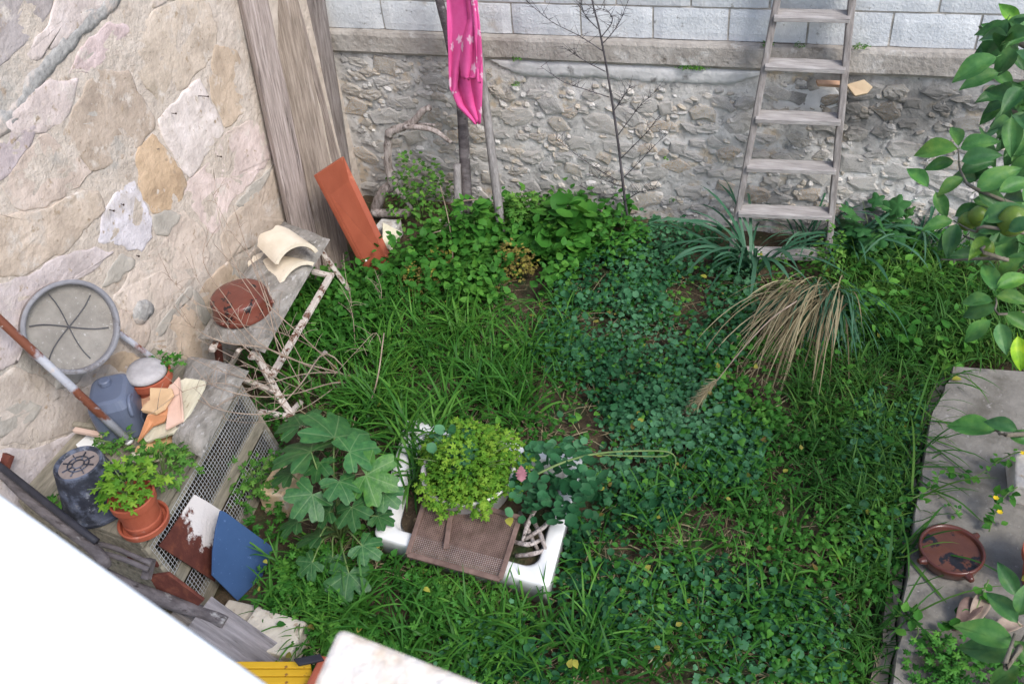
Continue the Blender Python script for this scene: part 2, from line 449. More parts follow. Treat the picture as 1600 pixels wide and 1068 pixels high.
    A['cover'] = g('round_ground_cover_leaf', (.014,.072,.026), (.10,.24,.125), (.042,.145,.062))
    A['weed'] = g('bright_weed_leaf', (.020,.095,.012), (.10,.25,.035), (.045,.16,.022))
    A['grass'] = g('lush_grass', (.016,.078,.010), (.10,.235,.032), (.04,.14,.018), .42)
    A['grass_shaded'] = g('shade_darkened_grass', (.016,.066,.010), (.10,.19,.03), (.038,.118,.018), .5)  # green lowered to carry lemon-tree shade and light falloff on the right
    A['straw'] = g('dry_straw', (.12,.085,.05), (.42,.34,.22), (.26,.20,.125), .8, .1)
    A['fig'] = g('lobed_leaf', (.022,.085,.026), (.075,.18,.05), (.042,.135,.042), .42, .15)
    A['geranium'] = g('yellow_green_leaf', (.045,.145,.012), (.21,.33,.035), (.105,.23,.02), .55)
    A['herb'] = g('herb_leaf', (.035,.12,.02), (.15,.28,.05), (.075,.19,.03), .5)
    A['yellowed'] = g('yellowed_herb', (.10,.06,.02), (.36,.34,.06), (.22,.17,.05), .7)
    A['lemon_leaf'] = material('lemon_leaf', (.030,.11,.028), (.11,.225,.055), 2.2, .5, .15, 7, c3=(.058,.165,.042), mode='tint', transl=.15, spec=.4)
    A['lemon'] = material('green_lemon', (.085,.15,.02), (.15,.22,.035), 12, .35, .4, 60, bdist=.004)
    A['bark'] = material('grey_bark', (.10,.09,.06), (.22,.19,.15), 12, .9, .6, 30)
    A['stem'] = material('green_stem', (.10,.17,.05), (.18,.25,.09), 9, .6, 0)
    A['dry_stem'] = material('dry_stem', (.22,.16,.115), (.42,.33,.26), 12, .85, .2, 40)
    A['sapling'] = material('dark_bare_stem', (.05,.045,.05), (.11,.10,.105), 12, .85, .2, 40)
    A['bluegrass'] = g('blue_green_blade', (.025,.085,.045), (.10,.20,.13), (.05,.135,.08), .45)
    A['flower'] = material('yellow_petal', (.62,.42,.01), (.75,.55,.02), 9, .5, 0)
    A['towel'] = material('pink_towel', (.66,.075,.27), (.76,.12,.36), 9, .95, .3, 240, c3=(.72,.10,.32), mode=None, extra=star_mask)

def mould_mask(N, L, c, tc):
    gm = N.new("ShaderNodeNewGeometry")
    vm = N.new("ShaderNodeVectorMath"); vm.operation = 'DISTANCE'
    sx = N.new("ShaderNodeVectorMath"); sx.operation = 'MULTIPLY'; sx.inputs[1].default_value = (1, 0, 2.6)
    L.new(gm.outputs['Position'], sx.inputs[0]); L.new(sx.outputs[0], vm.inputs[0])
    p = GY(1400, 175, 4.83); vm.inputs[1].default_value = (p.x, 0, p.z*2.6)
    no = N.new("ShaderNodeTexNoise"); no.inputs['Scale'].default_value = 6; no.inputs['Detail'].default_value = 6
    L.new(gm.outputs['Position'], no.inputs['Vector'])
    a = N.new("ShaderNodeMath"); a.operation = 'MULTIPLY_ADD'; a.inputs[1].default_value = 1.3; L.new(no.outputs['Fac'], a.inputs[0]); L.new(vm.outputs['Value'], a.inputs[2])
    mr = N.new("ShaderNodeMapRange"); mr.inputs[1].default_value = 1.38; mr.inputs[2].default_value = .85; mr.inputs[4].default_value = .7
    L.new(a.outputs[0], mr.inputs[0])
    mu = N.new("ShaderNodeMix"); mu.data_type = 'RGBA'; mu.inputs['B'].default_value = (.045,.046,.043,1)
    L.new(mr.outputs[0], mu.inputs['Factor']); L.new(c, mu.inputs['A'])
    return mu.outputs['Result']

def star_mask(N, L, c, tc, vec):
    at = N.new("ShaderNodeAttribute"); at.attribute_name = "rnd"
    mu = N.new("ShaderNodeMix"); mu.data_type = 'RGBA'; mu.inputs['B'].default_value = (.80,.55,.68,1)
    L.new(at.outputs['Fac'], mu.inputs['Factor']); L.new(c, mu.inputs['A'])
    return mu.outputs['Result']
mats()
# ================================================================== SETTING
YW = 4.83            # face of the back wall
XW = -2.90           # face of the left wall

# ---- ground
def build_ground():
    xs = [-25, -10, -5] + list(np.linspace(-3.2, 2.6, 110)) + [5, 10, 25]
    ys = [-25, -10, -3] + list(np.linspace(0.2, 5.2, 96)) + [8, 14, 25]
    V = []; nx = len(xs)
    for y in ys:
        for x in xs:
            h = 0.022 * mnoise.noise(Vector((x*3, y*3, 0))) + 0.012 * mnoise.noise(Vector((x*11, y*11, 4)))
            if not (-3.2 < x < 2.6 and .2 < y < 5.2): h = 0
            V.append((x, y, h - 0.01))
    F = [(j*nx+i, j*nx+i+1, (j+1)*nx+i+1, (j+1)*nx+i) for j in range(len(ys)-1) for i in range(nx-1)]
    o = MB().add(V, F).part('ground', MAT['soil'], None, smooth=True)
    props(o, 'brown garden soil under the weeds of the walled yard', None, None, 'structure')
build_ground()

# ---- concrete path on the right
PATH = [GZ(1388, 1110, .12), GZ(1398, 1050, .12), GZ(1428, 830, .12), GZ(1456, 650, .12), GZ(1492, 572, .12)]
PATH[0] = PATH[1] + (PATH[1] - PATH[2]).normalized() * 1.6
def build_path():
    e = PATH; far = 2.6
    m = MB()
    left = []; k = 8
    for a, b in zip(e, e[1:]):
        for i in range(k): left.append(a.lerp(b, i/k))
    left.append(e[-1])
    P = [Vector((p.x + .014*mnoise.noise(p*9) + .008*mnoise.noise(p*31), p.y, .12)) for p in left]
    n = len(P)
    nx = 14
    V = []; F = []
    for p in P:
        for i in range(nx):
            q = p.lerp(Vector((far, p.y + .15, .12)), i/(nx-1))
            V.append((q.x, q.y, .12 + .006*mnoise.noise(q*4)))
    for j in range(n-1):
        for i in range(nx-1):
            F.append((j*nx+i, j*nx+i+1, (j+1)*nx+i+1, (j+1)*nx+i))
    m.add(V, F)
    b0 = len(m.v)
    top = [V[j*nx] for j in range(n)]
    m.add([(x-.004, y, z-.012) for x, y, z in top] + [(x-.006, y, -.05) for x, y, z in top], [])
    for j in range(n-1):
        m.f.append((j*nx, (j+1)*nx, b0+j+1, b0+j)); m.f.append((b0+j, b0+j+1, b0+n+j+1, b0+n+j))
    # far end
    c0 = len(m.v)
    m.add([(V[(n-1)*nx+i][0], V[(n-1)*nx+i][1]+.004, -.05) for i in range(nx)], [])
    for i in range(nx-1): m.f.append(((n-1)*nx+i, (n-1)*nx+i+1, c0+i+1, c0+i))
    o = m.part('path', MAT['concrete'], None)
    props(o, 'worn grey concrete path along the right side of the yard', None, None, 'structure')
    # low tan footing strip beside it
    f = MB()
    A = [Vector((p.x - .012, p.y, .055)) for p in P]; B = [Vector((p.x - .065 - .03*mnoise.noise(p*3), p.y, .045)) for p in P]
    C = [Vector((b.x-.01, b.y, -.05)) for b in B]
    f.add(A + B + C, [(i, i+1, n+i+1, n+i) for i in range(n-1)] + [(n+i, n+i+1, 2*n+i+1, 2*n+i) for i in range(n-1)])
    hang(f.part('kerb', MAT['kerb'], None), o)
build_path()

# ---- left wall of big limestone blocks
LSTONES = [  # outline on the wall face, colour
 ([(150,112),(198,116),(228,172),(240,195),(210,232),(146,266),(112,225),(101,210),(112,180)], (.46,.39,.30)),
 ([(195,60),(240,22),(285,-2),(322,6),(337,49),(330,90),(296,124),(258,161),(240,142),(210,94)], (.56,.49,.38)),
 ([(311,127),(326,157),(348,202),(296,277),(262,225),(247,187)], (.68,.63,.56)),
 ([(337,72),(368,80),(397,142),(378,176),(354,198),(331,150),(330,105)], (.52,.43,.31)),
 ([(210,240),(240,213),(262,240),(292,285),(277,322),(240,330),(217,292)], (.54,.41,.26)),
 ([(206,279),(234,335),(237,371),(220,394),(192,380),(156,380),(167,326)], (.66,.65,.65)),
 ([(330,253),(352,213),(394,190),(420,220),(420,250),(383,293),(358,318),(347,357),(330,357),(296,312),(293,290)], (.66,.57,.50)),
 ([(403,298),(431,259),(458,335),(440,350),(392,383),(358,402),(347,368),(363,335)], (.52,.45,.35)),
 ([(285,332),(318,363),(324,402),(312,433),(295,435),(271,462),(243,492),(195,478),(181,464),(215,413),(260,374),(262,349)], (.62,.55,.45)),
 ([(322,440),(355,410),(376,440),(345,470),(322,495),(303,470)], (.56,.46,.33)),
 ([(255,505),(290,476),(318,510),(330,550),(300,570),(262,560),(235,530)], (.60,.50,.37)),
 ([(67,210),(142,266),(120,292),(67,322),(30,326),(7,288),(49,232)], (.56,.48,.39)),
 ([(-30,225),(0,205),(60,192),(44,228),(4,282),(-30,280)], (.52,.46,.44)),
 ([(71,131),(120,124),(109,176),(71,206),(22,206),(4,192)], (.62,.55,.49)),
 ([(165,37),(202,41),(187,75),(142,109),(109,109),(127,75)], (.60,.50,.46)),
 ([(-40,0),(20,-30),(90,-30),(70,30),(30,75),(-10,110),(-40,110)], (.40,.37,.34)),
 ([(92,-10),(150,-30),(165,0),(120,45),(60,90),(40,85),(72,40)], (.60,.54,.48)),
 ([(-20,335),(30,335),(70,330),(125,300),(152,300),(160,330),(105,385),(40,425),(-20,430)], (.56,.48,.37)),
 ([(-20,450),(40,435),(108,398),(148,390),(175,398),(140,425),(70,450),(40,520),(30,560),(-20,580)], (.55,.50,.46)),
 ([(-20,605),(30,575),(62,590),(100,615),(140,602),(165,625),(140,660),(62,690),(-20,690)], (.52,.47,.39)),
 ([(188,484),(228,496),(236,520),(222,546),(195,528),(186,505)], (.58,.50,.40)),
 ([(152,562),(192,548),(222,560),(206,590),(172,604),(142,590)], (.55,.45,.31)),
 ([(-40,705),(60,702),(132,672),(165,690),(112,730),(92,790),(40,800),(-40,760)], (.57,.53,.49)),
 ([(175,605),(212,590),(240,600),(250,630),(205,650),(170,640)], (.55,.47,.36)),
 ([(340,480),(378,450),(420,480),(400,540),(350,560),(332,545)], (.53,.44,.33)),
 ([(393,395),(440,362),(470,380),(440,440),(400,450),(380,430)], (.52,.46,.37)),
 ([(240,10),(252,-40),(330,-45),(322,0),(288,-8)], (.55,.49,.41)),
 ([(255,575),(300,580),(320,610),(280,640),(250,625)], (.50,.42,.32)),
]
def wall_stone(poly2, depth, put, seed, grow=1.0):
    """poly2: outline in wall coordinates (a, z); put(a, z, d) -> world"""
    rr = random.Random(seed)
    c = np.mean(poly2, 0)
    poly2 = [tuple(c + (np.array(p)-c)*grow) for p in poly2]
    pts = []
    m = len(poly2)
    for i in range(m):
        p, q = np.array(poly2[i]), np.array(poly2[(i+1) % m])
        L = np.linalg.norm(q-p); k = max(2, min(12, int(L/.022)))
        for j in range(k):
            t = j/k; pts.append(p*(1-t) + q*t + np.array([rr.uniform(-.009, .009), rr.uniform(-.009, .009)]))
    pts = np.array(pts)
    # soften corners
    pts = .2*np.roll(pts, 1, 0) + .6*pts + .2*np.roll(pts, -1, 0)
    pts = np.array([q + np.array([.013*mnoise.noise(Vector((q[0]*16, q[1]*16, seed))), .013*mnoise.noise(Vector((q[0]*16, q[1]*16, seed+50)))]) for q in pts])
    n = len(pts); rad = np.linalg.norm(pts-c, axis=1).mean()
    rings = [(1.0, -.02), (1.0, depth*.1), (1-.006/rad, depth*.7), (1-.018/rad, depth)]
    rings += [(.72, depth*1.03), (.4, depth*1.05)]
    V = []; F = []
    for ri, (s, d) in enumerate(rings):
        for p in pts:
            q = c + (p-c)*s
            dd = d + (.005*mnoise.noise(Vector((q[0]*9+seed, q[1]*9, 1))) if ri > 1 else 0) + (.004*mnoise.noise(Vector((q[0]*37, q[1]*37, seed))) if ri > 2 else 0)
            V.append(put(q[0], q[1], dd))
    V.append(put(c[0], c[1], depth*1.05))
    for ri in range(len(rings)-1):
        for i in range(n):
            j = (i+1) % n
            F.append((ri*n+i, ri*n+j, (ri+1)*n+j, (ri+1)*n+i))
    b = (len(rings)-1)*n
    for i in range(n): F.append((b+i, b+(i+1) % n, len(V)-1))
    return V, F

def build_left_wall():
    m = MB()
    # mortar face as a gently uneven sheet, solid behind
    ys = np.linspace(.5, 5.4, 80); zs = np.linspace(-.1, 3.3, 60)
    V = []
    for z in zs:
        for y in ys:
            V.append((XW + .006*mnoise.noise(Vector((y*5, z*5, 3))) + .004*mnoise.noise(Vector((y*17, z*17, 3))), y, z))
    n = len(ys)
    F = [(j*n+i, j*n+i+1, (j+1)*n+i+1, (j+1)*n+i) for j in range(len(zs)-1) for i in range(n-1)]
    m.add(V, F)
    m.box((XW-.45, .5, -.1), (XW-.03, 5.4, 3.3))
    w = m.thing('stone_wall', MAT['mortar_l'], 'tall left wall of big cream limestone blocks in pinkish mortar', 'wall', smooth=True)
    put = lambda a, z, d: Vector((XW + d, a, z))
    done = []
    for i, (poly, c) in enumerate(LSTONES):
        p2 = [(lambda q: (q.y, q.z))(GX(a, b, XW)) for a, b in poly]
        done.append(np.mean(p2, 0))
        V, F = wall_stone(p2, random.uniform(.001, .006), put, i, 1.075)
        MB().add(V, F).part('stone', MAT['stone_l'], w, smooth=True, color=(c[0]*1.0, c[1]*.99, c[2]*1.08))
    # further courses beyond the picture
    rr = random.Random(3)
    z = .02; k = 100
    while z < 3.2:
        h = rr.uniform(.24, .36); y = .55 + rr.uniform(0, .2)
        while y < 5.2:
            L = rr.uniform(.3, .55)
            cy, cz = y + L/2, z + h/2
            v = Vector((XW, cy, cz)) - CAM
            u = (v.dot(_r)/v.dot(_f)*FPX+800, v.dot(_d)/v.dot(_f)*FPX+534)
            if v.dot(_f) < .3 or not (-90 < u[0] < 1700 and -110 < u[1] < 1150):
                j = lambda: rr.uniform(-.025, .025)
                p2 = [(y+.015+j(), z+.015+j()), (y+L-.015+j(), z+.015+j()), (y+L-.015+j(), z+h-.015+j()), (y+.015+j(), z+h-.015+j())]
                if p2[1][0] < 5.3 and p2[2][1] < 3.28:
                    t = rr.uniform(.8, 1.15)
                    V, F = wall_stone(p2, rr.uniform(.006, .02), put, k); k += 1
                    MB().add(V, F).part('stone', MAT['stone_l'], w, smooth=True, color=(.55*t, .49*t, .43*t))
            y += L
        z += h
    # grey pebbly strip of repair mortar
    b = MB(); mid = [(-60,262),(0,200),(30,168),(60,120),(95,82),(130,42),(165,12),(195,-25),(230,-70)]
    V = []
    P, _w = catmull([GX(a, q, XW) for a, q in mid], [1]*len(mid), 6)
    for i, p in enumerate(P):
        d = (P[min(i+1, len(P)-1)] - P[max(i-1, 0)]).normalized(); s = Vector((0, -d.z, d.y))
        wa = .034 + .03*mnoise.noise(Vector((i*.33, 1, 0))) + .012*mnoise.noise(Vector((i*1.3, 1, 0)))
        wb_ = .034 + .03*mnoise.noise(Vector((i*.33, 9, 0))) + .012*mnoise.noise(Vector((i*1.3, 9, 0)))
        r_ = lambda: .003*mnoise.noise(Vector((i*2.1, random.random()*9, 0)))
        V += [p - s*wa + Vector((-.012,0,0)), p - s*wa*.9 + Vector((.003+r_(),0,0)), p - s*wa*.3 + Vector((.004+r_(),0,0)), p + s*wb_*.3 + Vector((.004+r_(),0,0)), p + s*wb_*.9 + Vector((.003+r_(),0,0)), p + s*wb_ + Vector((-.012,0,0))]
    F = [(i*6+k, i*6+k+1, (i+1)*6+k+1, (i+1)*6+k) for i in range(len(P)-1) for k in range(5)]
    b.add(V, F).part('mortar_strip', MAT['band'], w, smooth=True)
    for k_, poly in enumerate(([(-20,645),(40,622),(72,632),(52,660),(-20,690)], [(236,522),(262,488),(296,446),(307,452),(270,498),(246,532)], [(297,454),(307,450),(331,500),(319,510)],
            [(238,336),(262,326),(284,336),(262,372),(241,370)], [(186,396),(214,404),(206,420),(182,440),(160,450),(170,420)], [(420,264),(433,250),(406,300),(374,326),(366,318),(392,292)], [(100,560),(140,545),(150,560),(120,600),(80,612)])):
        V, F = wall_stone([(lambda q: (q.y, q.z))(GX(a, c, XW)) for a, c in poly], .005, put, 300+k_)
        MB().add(V, F).part('cement_smear', MAT['cement'], w, smooth=True)
    # grey cement patch and nails
    pp = [(lambda q: (q.y, q.z))(GX(a, c, XW)) for a, c in [(212,470),(228,466),(241,474),(238,488),(222,505),(210,506),(206,492)]]
    V, F = wall_stone(pp, .02, put, 77); MB().add(V, F).part('cement_patch', MAT['band'], w, smooth=True)
    for (a, c), L in (((310,150), .06), ((171,328), .03), ((189,319), .02), ((339,244), .03), ((268,177), .03), ((213,399), .02)):
        p = GX(a, c, XW+.01)
        MB().tube([p, p + Vector((L, -.008, .004))], [.0022, .0022], 6).tube([p + Vector((L, -.008, .004)), p + Vector((L+.003, -.008, .004))], [.005, .005], 8).part('nail', MAT['nail'], w)
    return w
LEFT = build_left_wall()

# ---- back wall: rubble below, concrete string course, blocks above
Z_BEAM0, Z_BEAM1 = GY(1050, 103, YW).z, GY(1050, 65, YW).z
BX0, BX1 = -3.0, 4.2
def build_back_wall():
    m = MB()
    xs = np.linspace(BX0, BX1, 150); zs = np.linspace(-.1, Z_BEAM0, 30)
    V = []
    for z in zs:
        for x in xs:
            V.append((x, YW + .012*mnoise.noise(Vector((x*5, z*5, 9))) + .007*mnoise.noise(Vector((x*17, z*17, 5))), z))
    n = len(xs)
    m.add(V, [(j*n+i, j*n+i+1, (j+1)*n+i+1, (j+1)*n+i) for j in range(len(zs)-1) for i in range(n-1)])
    m.box((BX0, YW+.03, -.1), (BX1, YW+.5, Z_BEAM0-.002))
    w = m.thing('rubble_wall', MAT['mortar_b'], 'low grey rubble-stone wall across the back of the yard', 'wall', smooth=True)
    # string course
    b = MB(); V = []; k = 120
    prof = [(.05, Z_BEAM0), (-.018, Z_BEAM0+.004), (-.03, Z_BEAM0+.02), (-.028, Z_BEAM1-.02), (-.02, Z_BEAM1-.002), (.06, Z_BEAM1)]
    for i in range(k+1):
        x = BX0 + (BX1-BX0)*i/k
        for j, (d, z) in enumerate(prof):
            V.append((x, YW + d + (.006*mnoise.noise(Vector((x*5, z*9, 2))) if 0 < j < 5 else 0), z + .006*mnoise.noise(Vector((x*4, j*3.1, 7)))))
    q = len(prof)
    b.add(V, [(i*q+j, (i+1)*q+j, (i+1)*q+j+1, i*q+j+1) for i in range(k) for j in range(q-1)])
    b.part('string_course', MAT['beam'], w, smooth=False, label='stained concrete band capping the rubble')
    # pale plaster skim under the band
    top = [(775,106),(900,108),(1000,112),(1100,116),(1185,122)]
    bot = [(770,126),(830,134),(880,128),(930,136),(985,132),(1050,142),(1110,134),(1160,146),(1190,150)]
    P = [GY(a, c, YW-.012) for a, c in top] + [GY(a, c, YW-.012) for a, c in reversed(bot)]
    p2 = [(p.x, p.z) for p in P]
    putb = lambda a, z, d: Vector((a, YW - d, z))
    x0, x1 = GY(770, 110, YW).x, GY(1195, 125, YW).x; nx, nz = 90, 6; V = []
    for j in range(nz):
        for i in range(nx):
            t = i/(nx-1); x = x0 + (x1-x0)*t
            dep = .105*min(1, t*8, (1-t)*8)**.5 + .03*mnoise.noise(Vector((x*6, 0, 3))) + .015*mnoise.noise(Vector((x*21, 0, 3)))
            V.append((x, YW - .016 + (.02 if j in (0, nz-1) else 0) + .004*mnoise.noise(Vector((x*14, j*.8, 6))), Z_BEAM0 + .004 - max(.01, dep)*j/(nz-1)))
    MB().add(V, [(j*nx+i+nx, j*nx+i+nx+1, j*nx+i+1, j*nx+i) for j in range(nz-1) for i in range(nx-1)]).part('plaster_patch', MAT['plaster'], w, smooth=True)
    pat2 = [(1215,128),(1300,126),(1320,160),(1290,175),(1240,182),(1205,170)]
    V, F = wall_stone([(lambda q: (q.x, q.z))(GY(a, c, YW)) for a, c in pat2], .006, putb, 6)
    MB().add(V, F).part('plaster_patch', MAT['plaster'], w, smooth=True)
    # rubble stones, embedded
    shapes = []
    for s in range(14):
        rr = random.Random(50+s); nn = rr.choice((7, 8, 9)); prof_ = []
        base = [(rr.uniform(.66, 1.28)) for _ in range(nn)]
        pl = [(base[i]*math.cos(2*math.pi*i/nn), base[i]*math.sin(2*math.pi*i/nn)*.9) for i in range(nn)]
        V = [];  F = []
        for ri, (sc, d) in enumerate(((1.1, -.35), (1, .12), (.88, .26), (.5, .34))):
            for i, (a, c) in enumerate(pl):
                V.append((a*sc, -(d + rr.uniform(-.13, .13)*(ri > 1)), c*sc))
        V.append((0, -.36, 0))
        for ri in range(3):
            for i in range(nn): F.append((ri*nn+i, ri*nn+(i+1) % nn, (ri+1)*nn+(i+1) % nn, (ri+1)*nn+i))
        for i in range(nn): F.append((3*nn+i, 3*nn+(i+1) % nn, len(V)-1))
        me = MB().add(V, F).mesh('stone', False); me.materials.append(MAT['stone_b']); shapes.append(me)
    pal = [(.54,.51,.47),(.48,.465,.44),(.62,.59,.55),(.56,.48,.37),(.54,.41,.27),(.45,.44,.43),(.66,.64,.61),(.52,.48,.41),(.42,.41,.40)]
    placed = []; rr = random.Random(21); cnt = 0
    def clear_of(x, z, r):
        return all((x-a)**2 + ((z-b)*1.15)**2 > (.9*(r+c))**2 for a, b, c in placed)
    for r0, r1, tries in ((.06, .085, 160), (.042, .06, 1400), (.028, .042, 6000)):
        for _ in range(tries):
            if cnt >= 295: break
            r = rr.uniform(r0, r1); x = rr.uniform(-2.85, 1.9); z = rr.uniform(.0, Z_BEAM0-.02-r*.7)
            if z > Z_BEAM0-.19 and -1.9 < x < -.35: continue
            if not clear_of(x, z, r): continue
            placed.append((x, z, r)); cnt += 1
            o = bpy.data.objects.new('stone', rr.choice(shapes)); col.objects.link(o); hang(o, w)
            o.matrix_basis = Matrix.Translation((x, YW-.002, z)) @ Matrix.Rotation(rr.uniform(-.4, .4), 4, 'Y') @ Matrix.Diagonal((r*rr.uniform(.95, 1.45), rr.uniform(.02, .042), r*rr.uniform(.6, .95), 1))
            c = rr.choice(pal)
            if x < -1.6: c = rr.choice(pal + [(.48,.40,.30)]*3)
            o.color = (*c, 1)
    # small chips pressed into the mortar, too many and too small to pick apart
    n = 900; tv = np.array([(math.cos(a)*q, -d, math.sin(a)*q) for q, d in ((1, -.4), (.9, .35), (.4, .6)) for a in np.linspace(0, 2*math.pi, 7)[:-1]])
    tv = tv*(1 + rng.uniform(-.3, .3, (18, 1))); tf = np.array([(r*6+i, r*6+(i+1) % 6, r*6+6+(i+1) % 6, r*6+6+i) for r in (0, 1) for i in range(6)] + [(12, 13, 14, 15), (12, 15, 16, 17)])
    xs_ = rng.uniform(-2.85, 2.2, n); zs_ = rng.uniform(0, Z_BEAM0-.03, n)
    keep = ~((zs_ > Z_BEAM0-.12) & (xs_ > -1.9) & (xs_ < -.3)); xs_, zs_ = xs_[keep], zs_[keep]; n = len(xs_)
    sc_ = np.c_[rng.uniform(.012, .04, n), rng.uniform(.008, .022, n), rng.uniform(.009, .026, n)]
    an = rng.uniform(-.5, .5, n); Rr = np.zeros((n, 3, 3)); Rr[:, 0, 0] = np.cos(an); Rr[:, 0, 2] = np.sin(an); Rr[:, 1, 1] = 1; Rr[:, 2, 0] = -np.sin(an); Rr[:, 2, 2] = np.cos(an)
    V = np.einsum('nij,nkj->nki', Rr, tv[None]*sc_[:, None, :]) + np.c_[xs_, np.full(n, YW), zs_][:, None, :]
    F = tf[None] + (np.arange(n)*18)[:, None, None]
    ch = np_object('rubble_chips', V.reshape(-1, 3), F.reshape(-1, 4), np.repeat(rng.uniform(0, 1, n), 18), MAT['chip'], w, smooth=False); ch['kind'] = 'stuff'
    # blocks
    bw = MB(); bw.box((BX0, YW+.034, Z_BEAM1+.003), (BX1, YW+.2, Z_BEAM1+6*.2-.01))
    jw = bw.thing('block_wall', MAT['joint'], 'pale grey concrete-block wall standing on the rubble wall', 'wall')
    x_ref = GY(1020, 35, YW+.02).x; pitch = .4; hh = GY(1050, 11, YW+.02).z - Z_BEAM1
    for row in range(5):
        off = (row % 2) * .5
        for i in range(-6, 14):
            a = x_ref + (i + off)*pitch + .005; b = a + pitch - .011
            a = max(a, BX0+.002); b = min(b, BX1-.002)
            if b - a < .05: continue
            z0 = Z_BEAM1 + .004 + row*hh; z1 = z0 + hh - .012
            t = random.uniform(.92, 1.06); d = random.uniform(-.003, .003)
            k = MB(); nx, nz = 9, 5; V = []
            for r in range(nz):
                for q in range(nx):
                    e = .006*(q in (0, nx-1)) ; ez = .004*(r in (0, nz-1))
                    V.append((a+(b-a)*q/(nx-1), YW+.02+d+e+ez+random.uniform(-.0012, .0012), z0+(z1-z0)*r/(nz-1)))
            F = [(r*nx+q, r*nx+q+1, (r+1)*nx+q+1, (r+1)*nx+q) for r in range(nz-1) for q in range(nx-1)]
            rim = [q for q in range(nx)] + [r*nx+nx-1 for r in range(1, nz)] + [(nz-1)*nx+q for q in range(nx-2, -1, -1)] + [r*nx for r in range(nz-2, 0, -1)]
            bb = len(V); V += [(V[i_][0], YW+.05, V[i_][2]) for i_ in rim]
            F += [(rim[i_], bb+i_, bb+(i_+1) % len(rim), rim[(i_+1) % len(rim)]) for i_ in range(len(rim))]
            k.add(V, F).part('block', MAT['block'], jw, color=(.68*t, .70*t, .715*t))
build_back_wall()
# ================================================================== THINGS AGAINST THE WALLS
def plank(name, A, B, w, t, n, mat, label, cat, group=None, color=(1,1,1), warp=.006, taper=0.0, seed=0):
    """board along local Z from A to B, face normal n"""
    A = Vector(A); B = Vector(B); L = (B-A).length; z = (B-A).normalized()
    y = (n - z*n.dot(z)).normalized(); x = y.cross(z)
    k = 26; V = []; rr = random.Random(seed); m = MB()
    nx = 7
    for i in range(k+1):
        s = i/k
        ww = w*(1 - taper*s)
        for j in range(nx):
            u = (j/(nx-1) - .5)
            e = warp*mnoise.noise(Vector((u*2+seed, s*L*5, 0)))
            edge = .004*mnoise.noise(Vector((seed+9, s*L*8, u*3)))*(abs(u) > .45)
            V.append((u*ww + edge, t/2 + e - .004*(abs(u) > .45), s*L + (.012*mnoise.noise(Vector((u*6, seed, i)))if i in (0, k) else 0)))
        for j in range(nx-1, -1, -1):
            u = (j/(nx-1) - .5)
            V.append((u*ww, -t/2, s*L))
    q = 2*nx
    F = [(i*q+j, (i+1)*q+j, (i+1)*q+(j+1) % q, i*q+(j+1) % q) for i in range(k) for j in range(q)]
    F += [tuple(range(q)), tuple(reversed(range(k*q, k*q+q)))]
    me = m.add(V, F).mesh(name); me.materials.append(mat)
    o = bpy.data.objects.new(name, me); col.objects.link(o)
    o.matrix_world = Matrix(((x.x,y.x,z.x,A.x),(x.y,y.y,z.y,A.y),(x.z,y.z,z.z,A.z),(0,0,0,1)))
    WM[o.name] = o.matrix_world.copy()
    o.color = (*color, 1)
    return props(o, label, cat, group)

def ext(a, b, zt):
    """point on line a-b at height zt"""
    t = (zt - a.z)/(b.z - a.z); return a + (b-a)*t

G_PL = 'weathered boards leaning in the corner'
a, b = GX(396, 0, -2.84), GX(466, 330, -2.80)
plank('weathered_plank', ext(a, b, .0), ext(a, b, 2.3), .15, .045, Vector((1,-.45,.1)), MAT['wood_grey'], 'leftmost weathered plank leaning flat against the limestone wall', 'plank', G_PL, (1.2,1.14,1.14), seed=1)
a, b = GY(440, 0, 4.42), GZ(528, 425, 0)
plank('weathered_plank', ext(a, b, .0), ext(a, b, 2.25), .165, .04, Vector((.75,-.7,.1)), MAT['wood_grey'], 'brown weathered plank directly behind the orange board', 'plank', G_PL, (.9,.84,.76), seed=2)
a, b = GY(484, 0, 4.70), GY(524, 245, 4.66)
plank('weathered_plank', ext(a, b, .0), ext(a, b, 2.3), .17, .045, Vector((.35,-1,.1)), MAT['wood_grey'], 'rightmost weathered plank nearest the rubble wall', 'plank', G_PL, (.84,.84,.87), seed=3)
a, b = GY(452, 0, 4.56), GY(492, 150, 4.56)
plank('weathered_plank', ext(a, b, .0), ext(a, b, 2.2), .10, .04, Vector((.6,-.8,.1)), MAT['wood_grey'], 'narrow weathered plank wedged between the others in the corner', 'plank', G_PL, (.95,.9,.88), seed=4)

# orange board
tl, tr = GX(495, 272, -2.50), GX(537, 244, -2.56)
br, bl = GZ(620, 418, .02), GZ(581, 438, .02)
m = MB().slab([tl, tr, br, bl], .022)
ob = m.thing('orange_board', MAT['orange'], 'bright orange-red board leaning on the planks in the corner', 'board', bevel=.004)
p = GP(572, 407, tl, tr, br); nn = (tr-tl).cross(br-tl).normalized(); nn = nn if nn.dot(CAM-p) > 0 else -nn
MB().tube([p - nn*.002, p + nn*.004], [.006, .005], 8, smooth=False).part('screw', MAT['paper'], ob)

# broken tile beside it, driftwood, posts
m = MB().slab([GY(598,347,4.28), GY(628,362,4.3), GY(612,392,4.16), GY(598,383,4.12)], .015)
m.thing('broken_tile', MAT['board_pale'], 'cream broken tile propped behind the orange board', 'tile', bevel=.003)

